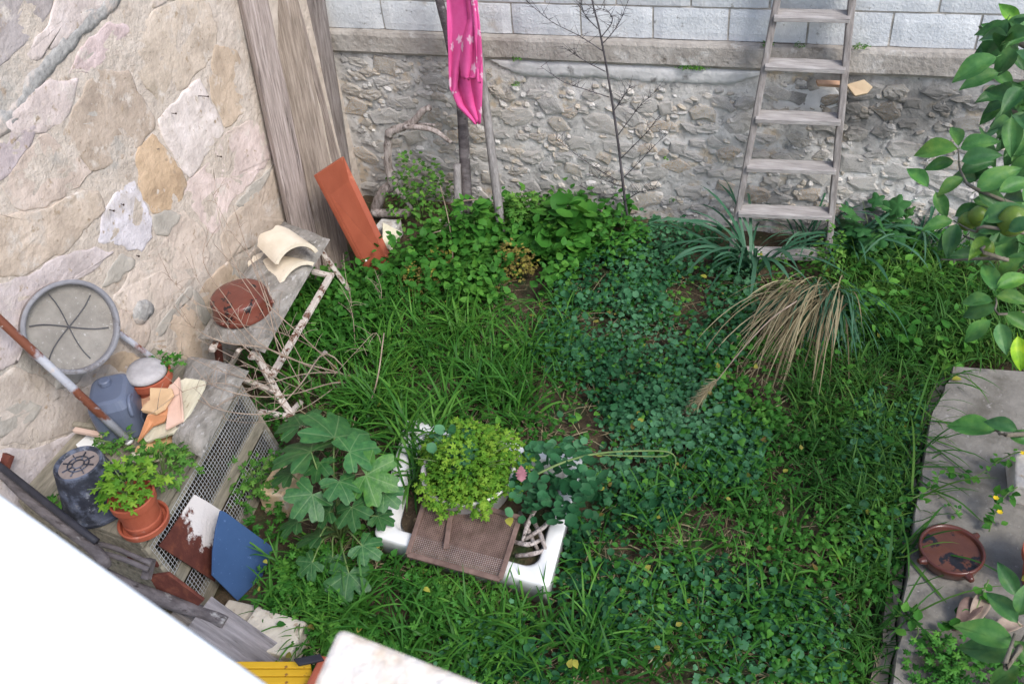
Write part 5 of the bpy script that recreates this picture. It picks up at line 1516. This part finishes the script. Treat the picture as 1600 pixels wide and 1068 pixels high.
# --- grass
def grass_patch(poly, n, L, w, clumps=0, e=(.9, 1.45), dr=(.9, 2.2), z0=0.0, tray=True):
    if clumps:
        c = pts_in(poly, clumps); P = c[rng.integers(0, clumps, n)] + rng.normal(0, .022, (n, 2))
    else: P = pts_in(poly, n, .4)
    P = free(P, tray); n = len(P)
    V, F, k = blade_mesh(np.c_[P, np.full(n, z0)], U(n, 0, 6.283), U(n, *L), U(n, *e), U(n, *dr), U(n, *w), U(n, -.5, .5))
    return V, F, np.repeat(tone(P, 3, .35), k)
g = [grass_patch(area([(430,470),(560,470),(700,500),(860,560),(830,680),(700,690),(600,660),(470,640),(400,600)]), 1700, (.12,.32), (.005,.012), 190),
     grass_patch(area([(540,620),(640,610),(615,660),(590,720),(560,720)]), 200, (.16,.30), (.006,.011), 30),
     grass_patch(area([(560,500),(900,480),(900,640),(640,640)]), 900, (.08,.25), (.004,.008)),
     grass_patch(area([(1000,760),(1200,720),(1330,800),(1400,1080),(1000,1080),(900,920)]), 800, (.07,.24), (.004,.009), 110),
     grass_patch(area([(540,920),(900,930),(1000,1080),(500,1080)]), 620, (.10,.30), (.005,.010), 60),
     grass_patch(area([(420,900),(560,880),(560,1000),(450,1010)]), 220, (.12,.28), (.005,.009), 30)]
stuff('grass', g, MAT['grass'], 'lush long-bladed grass spreading over the yard')
g = [grass_patch(area([(1250,560),(1440,420),(1500,560),(1470,700),(1440,840),(1300,820),(1220,700)]), 3400, (.07,.24), (.003,.007), 420),
     grass_patch(area([(1300,400),(1540,390),(1530,560),(1480,600),(1300,500)]), 1700, (.10,.30), (.003,.007), 190),
     grass_patch(area([(1320,800),(1440,700),(1420,900),(1400,1080),(1300,1080)]), 800, (.08,.22), (.003,.008), 110),
     grass_patch(area([(1440,545),(1500,470),(1680,420),(1700,560),(1560,572),(1480,575)]), 900, (.14,.36), (.004,.009), 90)]
stuff('fine_grass', g, MAT['grass_shaded'], 'fine-bladed grass between ladder and path, tree shade put into its green')
P = free(pts_in(area([(440,450),(1480,400),(1440,700),(1400,1090),(400,1090),(400,900),(560,880)]), 220, .2)); tv, tf = T_OV
pos, R = leaves(P, np.abs(rng.normal(.05, .03, len(P))) + .02, None, None, .5)
stuff('faded_leaves', [scatter(tv, tf, pos, R, U(len(P), .018, .04), U(len(P), .2, 1))], MAT['yellowed'], 'scattered yellow and brown fallen leaves in the weeds')
# --- straw and litter
P = free(pts_in(area([(500,440),(1450,440),(1420,1080),(470,1080)]), 5200, .3)); n = len(P)
V, F, k = blade_mesh(np.c_[P, U(n, .004, .035)], U(n, 0, 6.283), U(n, .05, .2), U(n, -.1, .3), U(n, 0, .4), U(n, .002, .005), U(n, -.4, .4), 3, .004)
stuff('dry_straw', [(V, F, np.repeat(U(n, 0, 1), k))], MAT['straw'], 'dry straw litter scattered on the soil')

# --- single plants -------------------------------------------------
def plant(name, base, V, F, r, mat, label, cat='plant', group=None, stems=None, stem_mat='stem', part='leaves'):
    root = empty(name, base, label, cat, group)
    np_object(part, V, F, r, MAT[mat], root)["kind"] = 'stuff'
    if stems:
        m = MB()
        for s in stems: m.tube(s[0], s[1], 5)
        o = m.part('stems', MAT[stem_mat], root, smooth=True)
    return root
def bush(c, rad, n, size, tmpl, inner=.35, flat=1.0, tilt=.6, yaw_out=True, lk=.28):
    """leaves spread through an uneven dome"""
    d = rng.normal(0, 1, (n, 3)); d[:, 2] = np.abs(d[:, 2]); d /= np.linalg.norm(d, axis=1)[:, None]
    lump = np.array([1 + lk*mnoise.noise(Vector(tuple(q*2.3))) for q in d])
    rr_ = (inner + (1-inner)*rng.uniform(0, 1, n)**.5)*lump
    pos = np.array(c) + d*rr_[:, None]*np.array(rad)
    yaw = np.arctan2(d[:, 1], d[:, 0]) - math.pi/2 + rng.normal(0, .6, n)
    pit = -(1-d[:, 2])*.7 + rng.normal(.15, tilt*.6, n)
    R = eul(yaw, pit, rng.normal(0, tilt*.6, n))
    tv, tf = tmpl
    return scatter(tv, tf, pos, R, U(n, *size), np.clip(.5 + (lump-1)*1.3 + rng.normal(0, .2, n), 0, 1))
def stems_to(c, tips, r=.003):
    return [([Vector(c), Vector(c).lerp(Vector(t), .5) + Vector((0,0,.03)), Vector(t)], [r, r*.8, r*.4]) for t in tips]

# bushy herb in the basin
bc = BC + Vector((.01, .0, .13))
b1 = bush(bc, (.225, .24, .185), 2700, (.014, .034), T_FINE, .3, lk=.32)
tips = [bc + Vector((rng.uniform(-.2,.2), rng.uniform(-.2,.2), rng.uniform(.08,.2))) for _ in range(16)]
plant('potted_herb', bc, *b1, 'geranium', 'bushy yellow-green herb filling the enamel basin', stems=stems_to(bc + Vector((0,0,-.02)), tips), part='foliage')
# round leaves creeping over the tray's right end
cp = GZ(870, 760, ZR)
P = pts_in(area([(800,740),(840,690),(930,690),(940,760),(900,830),(850,800),(800,800)], .25), 230); n = len(P)
pos, R = leaves(P, ZR + .04 + np.abs(rng.normal(.06, .05, n)), None, None, .4)
c1 = scatter(*T_ROUND, pos, R, U(n, .025, .055), tone(P))
P = pts_in(area([(672,700),(740,690),(740,740),(700,750)], .3), 60); n = len(P)
pos, R = leaves(P, .30 + U(n, 0, .1), None, None, .4)
c2 = scatter(*T_ROUND, pos, R, U(n, .03, .055), tone(P))
vs = [([GZ(830,745,.3), GZ(880,722,.32), GZ(935,708,.27), GZ(1000,704,.2), GZ(1045,706,.17), GZ(1056,722,.12), GZ(1045,752,.06), GZ(1040,765,.05)], [.006,.005,.005,.004,.004,.003,.003,.002]),
      ([GZ(935,710,.26), GZ(990,712,.2), GZ(1040,712,.15), GZ(1050,700,.17)], [.003,.003,.003,.002])]
rt = plant('trailing_vine', cp, np.vstack([c1[0], c2[0]]), np.vstack([c1[1], c2[1]+len(c1[0])]), np.concatenate([c1[2], c2[2]]), 'cover', 'round-leaved vine trailing over the right rim of the tray', stems=vs)
# a reddish leaf lying on the vine
tv, tf = t_ovate(.28, .22, 12)
p = GZ(815, 752, .36)
V, F, r = scatter(tv, tf, np.array([p]), eul(np.array([.3]), np.array([.3]), np.array([.1])), np.array([.075]), np.array([.5]))
MAT['red_leaf'] = material('reddish_leaf', (.22,.085,.10), (.34,.15,.17), 20, .6, .1, 30)
props(np_object('red_leaf', V, F, r, MAT['red_leaf']), 'single reddish-pink leaf beside the basin herb', 'leaf')
# long blades lapping over the left end of the tray
n = 140; bp_ = np.array([tuple(GZ(a, b, .06))[:2] for a, b in ((650,700),(660,740),(648,770),(680,690),(640,700))])[rng.integers(0, 5, n)] + rng.normal(0, .025, (n, 2))
V, F, k = blade_mesh(np.c_[bp_, np.full(n, .08)], U(n, 0, 6.283), U(n, .18, .38), U(n, .8, 1.4), U(n, 1.2, 2.4), U(n, .006, .012), U(n, -.4, .4))
plant('grass_tuft', GZ(655, 735, .06), V, F, np.repeat(U(n, .1, 1), k), 'grass', 'tuft of long green grass arching over the left end of the tray', 'grass', part='blades')

# big lobed-leaf plant
def lobed_big():
    nl = [(0, 1.0), (.9, .95), (-.9, .95), (1.85, .75), (-1.85, .75)]
    o = []; n = 84
    for k in range(n+1):
        t = -2.55 + 5.1*k/n
        r = .30
        for a, L in nl: r = max(r, .30 + (L-.30)*min(1, 1.1*max(0, math.cos(max(-1.57, min(1.57, (t-a)*3.15))))**.5))
        r *= 1 + .045*math.sin(t*17)
        o.append((r*math.sin(t), r*math.cos(t)))
    o = np.array(o); V = [(0, 0, .02)]; F = []; m = len(o)
    for s in (.33, .66, 1):
        for x, y in o:
            r = math.hypot(x, y)*s; t = math.atan2(x, y)
            V.append((x*s, y*s, .02 + .06*r*abs(math.sin(t*1.8))*1.0 - .20*r*r + .03*math.sin(t*5+s*3)*s))
    for i in range(m-1):
        F.append((0, 1+i, 1+i+1, 1+i+1))
        for q in (0, 1): F.append((1+q*m+i, 1+(q+1)*m+i, 1+(q+1)*m+i+1, 1+q*m+i+1))
    me = bpy.data.meshes.new('leaf')
    me.from_pydata(V, [], [tuple(dict.fromkeys(f)) for f in F]); me.polygons.foreach_set('use_smooth', [True]*len(me.polygons))
    # pale veins as raised ribs
    return me
def build_fig():
    base = GZ(532, 840, 0)
    root = empty('lobed_leaf_plant', base, 'plant with very large lobed green leaves beside the white tray', 'plant')
    def vein(N, L, c, tc, vec):
        sp = N.new('ShaderNodeSeparateXYZ'); L.new(tc.outputs['Object'], sp.inputs[0])
        at = N.new('ShaderNodeMath'); at.operation = 'ARCTAN2'; L.new(sp.outputs[0], at.inputs[0]); L.new(sp.outputs[1], at.inputs[1])
        w = N.new('ShaderNodeMath'); w.operation = 'PINGPONG'; w.inputs[1].default_value = .43; L.new(at.outputs[0], w.inputs[0])
        ab = N.new('ShaderNodeMath'); ab.operation = 'MULTIPLY'; L.new(w.outputs[0], ab.inputs[0])
        ln = N.new('ShaderNodeVectorMath'); ln.operation = 'LENGTH'; L.new(tc.outputs['Object'], ln.inputs[0]); L.new(ln.outputs['Value'], ab.inputs[1])
        mr = N.new('ShaderNodeMapRange'); mr.inputs[1].default_value = .022; mr.inputs[2].default_value = .008; mr.inputs[4].default_value = .4; L.new(ab.outputs[0], mr.inputs[0])
        mu = N.new('ShaderNodeMix'); mu.data_type = 'RGBA'; mu.inputs['B'].default_value = (.20,.30,.13,1); L.new(mr.outputs[0], mu.inputs['Factor']); L.new(c, mu.inputs['A']); return mu.outputs['Result']
    MAT['fig_leaf'] = material('big_lobed_leaf', (.019,.086,.022), (.056,.16,.04), 5, .4, .3, 10, c3=(.034,.12,.032), mode='tint', transl=.12, extra=vein, spec=.4)
    me = lobed_big(); me.materials.append(MAT['fig_leaf'])
    #    px, py, z, radius px, image direction of the tip (deg, 0 = right, 90 = down), tone
    L = [(522,684,.44,56,-75,1.1),(486,706,.42,58,200,1.0),(546,706,.46,58,-15,1.2),(500,722,.36,46,110,1.0),(572,742,.40,62,20,(1.5,1.35,.8)),(530,752,.40,52,60,1.0),
         (488,772,.36,56,130,1.0),(550,792,.30,52,85,.85),(500,838,.22,46,190,.75),(488,878,.16,44,140,.9),(545,895,.14,52,100,.9),(566,852,.20,48,30,1.0),(515,800,.28,40,160,.8),(590,806,.2,40,20,.9),(455,740,.26,40,190,.9),(470,665,.34,40,-120,1.0),(600,770,.3,44,40,1.1),(520,870,.12,42,120,.85),(465,815,.2,44,170,.9)]
    m = MB()
    for i, (a, b, z, s, an, tn) in enumerate(L):
        p = GZ(a, b, z)
        q = GZ(a + s*math.cos(math.radians(an)), b + s*math.sin(math.radians(an)), z - .03)
        y = (q-p); size = (.74 if i in (0, 1, 2, 4, 6, 10) else .58)*y.length + .014; y.normalize()
        rr_ = random.Random(i)
        up = Vector((0,0,1)) + (CAM-p).normalized()*.35 + Vector((rr_.uniform(-.75,.75), rr_.uniform(-.75,.75), 0))
        x = y.cross(up).normalized(); zz = x.cross(y)
        o = bpy.data.objects.new('leaf', me); col.objects.link(o); hang(o, root)
        o.matrix_basis = Matrix(((x.x*size,y.x*size,zz.x*size,p.x),(x.y*size,y.y*size,zz.y*size,p.y),(x.z*size,y.z*size,zz.z*size,p.z),(0,0,0,1)))
        o.color = (*( (tn,)*3 if not isinstance(tn, tuple) else tn), 1)
        mid = base.lerp(p, .5) + Vector((0,0,.07))
        MB().tube([base + Vector((rr_.uniform(-.02,.02), rr_.uniform(-.02,.02), .0)), mid, p + zz*.01*size], [.006,.0045,.003], 6).part('leaf_stalk', MAT['stem'], root, smooth=True)
    me2 = me
build_fig()

# dry ornamental grass at the ladder's foot
def build_clump():
    base = GZ(1282, 474, 0)
    root = empty('grass_clump', base, 'arching clump of half-dried ornamental grass at the ladder foot', 'grass')
    def bl(n, az, L, e, dr, w, spread=.06, k=9):
        bp = np.c_[rng.normal(base.x, spread, n), rng.normal(base.y, spread*.7, n), np.full(n, .04)]
        V, F, kk = blade_mesh(bp, az, L, e, dr, w, U(n, -.3, .3), k, .015)
        return V, F, np.repeat(U(n, 0, 1), kk)
    n = 230; a = bl(n, rng.normal(-1.85, .19, n), U(n, .4, .95), U(n, .4, 1.05), U(n, 1.0, 2.2), U(n, .003, .007), .07)
    np_object('dry_blades', *a, MAT['straw'], root)["kind"] = 'stuff'
    n = 300; a = bl(n, rng.normal(-1.5, .42, n), U(n, .25, .65), U(n, .3, 1.1), U(n, 1.2, 2.7), U(n, .004, .009))
    np_object('green_blades', *a, MAT['bluegrass'], root)["kind"] = 'stuff'
    # seed plume
    st = [GZ(1245,470,.35), GZ(1205,498,.38), GZ(1160,545,.30), GZ(1122,592,.2), GZ(1082,640,.07)]
    MB().tube(st, [.004,.0035,.003,.0025,.002], 5).part('plume_stalk', MAT['dry_stem'], root, smooth=True)
    n = 320; t = rng.uniform(0, 1, n); A = np.array(GZ(1122,592,.2)); B = np.array(GZ(1082,640,.07))
    bp = A + (B-A)*t[:, None]; d = (B-A); az0 = math.atan2(d[1], d[0])
    V, F, k = blade_mesh(bp, az0 + rng.normal(0, .35, n), U(n, .03, .08), U(n, -.5, .2), U(n, -.1, .5), U(n, .002, .004), U(n, -.8, .8), 3, .02)
    np_object('plume', V, F, np.repeat(U(n, .5, 1), k), MAT['straw'], root)["kind"] = 'stuff'
build_clump()
# broad blue-green blades left of it
def broad(base, n, label, az, L, w, mat='bluegrass', name='broad_grass'):
    bp = np.c_[rng.normal(base.x, .03, n), rng.normal(base.y, .03, n), np.full(n, .02)]
    V, F, k = blade_mesh(bp, az, U(n, *L), U(n, .9, 1.4), U(n, 1.1, 2.4), U(n, *w), U(n, -.4, .4), 9, .02)
    return plant(name, base, V, F, np.repeat(U(n, .1, 1), k), mat, label, 'grass', part='blades')
broad(GZ(1170, 430, 0), 34, 'tuft of broad blue-green blades at the left foot of the ladder', rng.normal(-2.3, 1.3, 34), (.4,.75), (.012,.024))
broad(GZ(1330, 400, 0), 26, 'dark green broad-bladed tuft just right of the ladder', rng.uniform(0, 6.28, 26), (.3,.6), (.010,.018))
broad(GZ(1430, 400, 0), 30, 'upright dark blades against the wall right of the ladder', rng.uniform(0, 6.28, 30), (.35,.65), (.007,.014))
broad(GZ(1255, 395, 0), 20, 'thin blades rising behind the lowest ladder rung', rng.uniform(0, 6.28, 20), (.3,.5), (.006,.012))

# leafy weeds that stand out
def leafy(px, py, rad, h, n, size, tm, mat, label, name='leafy_weed', group=None):
    c = GZ(px, py, 0.0)
    b = bush(c + Vector((0,0,h*.25)), (rad, rad, h), n, size, tm, .25)
    tips = [c + Vector((rng.uniform(-.7,.7)*rad, rng.uniform(-.7,.7)*rad, h*rng.uniform(.5,1))) for _ in range(7)]
    return plant(name, c, *b, mat, label, stems=stems_to(c, tips), part='foliage')
leafy(742, 400, .13, .30, 260, (.045,.08), T_OV, 'weed', 'tall bright nettle-like weed between the posts')
leafy(880, 398, .17, .26, 240, (.06,.115), T_ROUND, 'weed', 'clump of big rounded mallow leaves near the rubble wall')
leafy(820, 372, .15, .26, 380, (.03,.055), T_FINE, 'herb', 'fresh green herb clump right of the slender pole')
leafy(660, 345, .22, .36, 520, (.02,.04), T_OV, 'herb', 'loose green shrub under the dead branch')
leafy(700, 395, .14, .2, 240, (.02,.04), T_OV, 'herb', 'low green shoots around the stake foot')
leafy(655, 462, .13, .16, 420, (.014,.03), T_FINE, 'yellowed', 'yellow-brown withered herb right of the orange board')
leafy(805, 432, .12, .19, 420, (.014,.03), T_FINE, 'yellowed', 'yellowing withered herb amid bright green weeds')
leafy(690, 425, .10, .13, 240, (.014,.028), T_FINE, 'yellowed', 'small straw-coloured herb near the stake')
leafy(1360, 395, .17, .28, 70, (.09,.15), t_lobed(5, .4, 23, 2.4), 'fig', 'dark lobed-leaf weed against the wall right of the ladder')
leafy(1290, 440, .09, .3, 160, (.02,.035), T_OV, 'herb', 'pale green shoots at the right foot of the ladder')
leafy(960, 395, .2, .2, 320, (.03,.055), T_LOB, 'weed', 'green weeds around the sapling foot')
leafy(690, 950, .12, .08, 300, (.014,.026), T_FINE, 'herb', 'pale low herb below the rusty grill')
leafy(462, 955, .12, .10, 240, (.02,.036), T_FINE, 'weed', 'low green weeds just right of the blue board foot')
# ledge and wall tufts
G_T = 'small plants growing on the wall'
for i, (px, py, n, w, lab) in enumerate(((1080,106,200,.085,'green tuft growing on the string course above the plaster'), (1200,70,40,.035,'tiny green tuft at block base behind the ladder left rail'), (1250,72,30,.03,'tiny green tuft at block base between the ladder rails'), (1345,74,60,.045,'tiny green tuft at block base right of the ladder'), (808,92,50,.03,'small sprig on the string course right of the towel'), (805,132,24,.02,'small sprig on the plaster below the string course'), (1041,248,14,.015,'tiny weed in the rubble right of the sapling'), (1050,313,16,.015,'tiny weed low on the rubble wall'))):
    c = GY(px, py, YW-.025)
    b = bush(c, (w, .025, .022 if w > .03 else w*.8), n, (.008,.016), T_FINE, .2)
    props(np_object('wall_tuft', *b, MAT['herb']), lab, 'plant', G_T)
# pot plants on the hutch
def potplant(c, rad, n, size, mat, label, name='pot_plant', tm=T_FINE, ns=14):
    b = bush(c, rad, n, size, tm, .3)
    tips = [Vector(c) + Vector((rng.uniform(-.8,.8)*rad[0], rng.uniform(-.8,.8)*rad[1], rng.uniform(.3,.9)*rad[2])) for _ in range(ns)]
    return plant(name, Vector(c), *b, mat, label, stems=stems_to(Vector(c) + Vector((0,0,-.06)), tips), part='foliage')
potplant(pc + Vector((-.03,.03,.17)), (.13,.11,.09), 130, (.030,.05), 'geranium', 'bright green leafy plant in the faded terracotta pot')
potplant(GZ(250,735,ZT+.03), (.16,.14,.12), 170, (.025,.045), 'herb', 'sprawling mid-green plant behind the faded pot')
potplant(GZ(185,690,ZT+.02), (.11,.08,.07), 80, (.022,.04), 'herb', 'small green plant between container and black bucket')
potplant(c_pot if 'c_pot' in globals() else GZ(256,572,ZT+.16), (.08,.06,.06), 60, (.022,.036), 'weed', 'small green plant beside the round white stone')
potplant(GZ(92,792,ZT+.0), (.05,.05,.05), 24, (.03,.045), 'weed', 'little green plant left of the black bucket')
potplant(GZ(395,760,.12), (.12,.14,.16), 130, (.02,.04), 'herb', 'straggly green weed growing up the hutch netting')
# dry brush over the bench
def build_brush():
    base = GZ(560, 596, .0)
    root = empty('dry_brush', base, 'tangle of thin dry twigs sprawling over the bench', 'brush')
    L = [[(560,592,.03),(523,580,.18),(470,566,.35),(422,546,.5),(388,519,.6),(358,472,.66),(318,410,.7),(280,350,.75)],
         [(540,590,.03),(523,573,.15),(469,522,.45),(425,482,.6),(380,430,.66),(334,381,.75)],
         [(450,560,.3),(435,546,.42),(418,478,.62),(385,387,.78),(364,320,.9)],
         [(520,590,.05),(422,546,.48),(350,535,.55),(300,510,.6),(272,478,.66)],
         [(560,600,.03),(510,552,.25),(470,600,.4),(430,640,.5),(398,647,.55),(345,640,.58),(300,620,.6)],
         [(555,598,.03),(528,583,.15),(470,585,.35),(382,612,.52),(330,640,.58)],
         [(550,600,.03),(520,598,.2),(450,617,.4),(388,618,.55),(330,600,.62),(300,570,.66)],
         [(600,560,.05),(588,520,.2),(560,545,.25),(520,588,.2)],
         [(555,520,.03),(548,470,.2),(540,430,.3),(536,395,.4)], [(590,500,.02),(596,455,.2),(585,420,.3)],
         [(556,560,.02),(552,500,.2),(545,470,.3)],
         [(450,560,.35),(400,420,.7),(360,360,.8),(330,300,.92)], [(430,600,.35),(360,585,.6),(300,560,.7),(250,540,.76)],
         [(470,600,.25),(400,470,.62),(370,420,.72),(340,330,.9),(335,270,1.0)], [(480,580,.2),(440,500,.5),(400,400,.7),(388,330,.85)], [(440,600,.3),(360,500,.65),(300,470,.7),(262,430,.8)],
         [(450,590,.3),(380,540,.58),(320,455,.7),(290,400,.8)], [(530,600,.1),(470,640,.3),(400,660,.45),(330,650,.55)], [(520,560,.15),(440,520,.5),(330,500,.65)], [(500,620,.1),(430,590,.4),(340,545,.6),(290,520,.7)],
         [(420,640,.3),(360,600,.6),(290,610,.65),(230,650,.7)], [(500,690,.05),(450,640,.3),(400,600,.5),(350,560,.62)]]
    for i, l in enumerate(L):
        P = [GZ(*p) for p in l]
        P = [Vector((max(p.x, XW+.04), p.y, p.z)) for p in P]
        k = len(P); r0 = .0042 if i < 7 else .0024
        m = MB().tube(P, [r0*(1-.7*j/(k-1)) for j in range(k)], 5)
        rr_ = random.Random(i)
        for _ in range(7):
            s = rr_.uniform(.3, .98)*(k-1); q = int(min(s, k-2)); p = P[q].lerp(P[q+1], s-q)
            e = p + Vector((rr_.uniform(-.09,.09), rr_.uniform(-.1,.1), rr_.uniform(-.03,.12))); e.x = max(e.x, XW+.03)
            m.tube([p, p.lerp(e, .5) + Vector((0,0,.01)), e], [.0014,.0011,.0006], 4)
        m.part('twig', MAT['dry_stem'], root, smooth=True)
build_brush()
for i, (pts, lab) in enumerate(((((665,395,.05),(672,368,.2),(690,360,.25)), 'pale bare twig curving left of the stake'), (((708,420,.02),(706,380,.15),(700,340,.3),(688,290,.5)), 'tall pale dry stem in front of the stake'), (((700,318,.3),(740,312,.35),(760,314,.35)), 'thin dry stem crossing the posts'), (((575,640,.02),(590,590,.2),(600,520,.35)), 'dry stem standing in the grass right of the bench'))):
    MB().tube([GZ(*p) for p in pts], [.005,.004,.003,.002][:len(pts)], 5).thing('dry_shoot', MAT['dry_stem'], lab, 'stem', 'bare dry stems', smooth=True)
# creepers and flowers on the path
def sprigs(pts, n, label, mat='weed', z=.14, size=(.02,.04), tm=T_OV, name='creeper'):
    P3 = [GZ(*p) for p in pts]
    idx = rng.integers(0, len(P3)-1, n); t = rng.uniform(0, 1, n)
    pos = np.array([tuple(P3[i].lerp(P3[i+1], q)) for i, q in zip(idx, t)]) + rng.normal(0, .012, (n, 3))
    R = eul(U(n, 0, 6.283), rng.normal(.1, .35, n), rng.normal(0, .3, n))
    V, F, r = scatter(*tm, pos, R, U(n, *size), U(n, .1, .9))
    return plant(name, P3[0], V, F, r, mat, label, stems=[(P3, [.0025]*len(P3))])
sprigs([(1400,790,.10),(1450,765,.15),(1475,735,.16),(1520,745,.17),(1560,720,.2),(1590,705,.26)], 46, 'green creeper crossing the path below the long leaf')
sprigs([(1450,760,.14),(1478,780,.15),(1495,800,.16),(1502,795,.16)], 14, 'short creeper shoot with tiny leaves above the casserole', size=(.012,.026))
sprigs([(1400,930,.10),(1425,960,.15),(1435,985,.16),(1428,1000,.15)], 16, 'small creeper at the left edge of the path near the bottom', size=(.03,.05), tm=T_OV)
sprigs([(1470,970,.14),(1500,972,.15),(1520,960,.17),(1545,905,.2)], 18, 'round-leaved sprig growing over the dead curled leaves', size=(.03,.05), tm=T_ROUND)
fl = sprigs([(1545,830,.14),(1560,790,.2),(1575,770,.24),(1590,760,.27)], 26, 'yellow-flowered plant beside the concrete lump', size=(.025,.045), name='flowering_plant')
for (a, b) in ((1556,778),(1562,800),(1598,708)):
    p = GZ(a, b, .24); m = MB()
    for k in range(6):
        t = k*math.pi/3; e = p + Vector((math.cos(t)*.012, math.sin(t)*.012, .004)); s = Vector((-math.sin(t), math.cos(t), 0))*.006
        m.add([p, p.lerp(e, .6) + s, e, p.lerp(e, .6) - s], [(0,1,2,3)])
    m.part('flower', MAT['flower'], fl)
c = GZ(1530, 1060, .13)
n = 420; b = bush(c, (.26,.14,.10), n, (.02,.04), T_FINE, .2)
plant('low_herb', c, *b, 'weed', 'dense green herb at the bottom right corner of the path', part='foliage')
# blades spilling over the path edge
n = 46; tt = rng.uniform(0, 1, n); A, B = np.array(GZ(1470,600,.02)), np.array(GZ(1412,1040,.02))
bp = A + (B-A)*tt[:, None] + np.c_[rng.normal(-.07, .02, n), np.zeros(n), np.zeros(n)]
V, F, k = blade_mesh(bp, rng.normal(0, .9, n), U(n, .25, .5), U(n, 1.0, 1.4), U(n, 1.3, 2.3), U(n, .004, .009), U(n, -.3, .3), 9, .13)
plant('edge_grass', GZ(1440, 800, 0), V, F, np.repeat(U(n, .1, .9), k), 'grass_shaded', 'long grass blades spilling over the edge of the path', 'grass', part='blades')
# fallen yellow leaves
tv, tf = T_OV
for (a, b, z, s, lab) in ((1502,590,.125,.05,'pale yellow fallen leaf on the far end of the path'), (1596,905,.2,.05,'yellow leaf caught on the dark pot'), (795,807,.33,.05,'tan fallen leaf on the vine by the basin')):
    V, F, r = scatter(tv, tf, np.array([GZ(a, b, z)]), eul(np.array([a*.7]), np.array([.1]), np.array([.1])), np.array([s]), np.array([.9]))
    props(np_object('fallen_leaf', V, F, r, MAT['yellowed']), lab, 'leaf', 'fallen leaves')
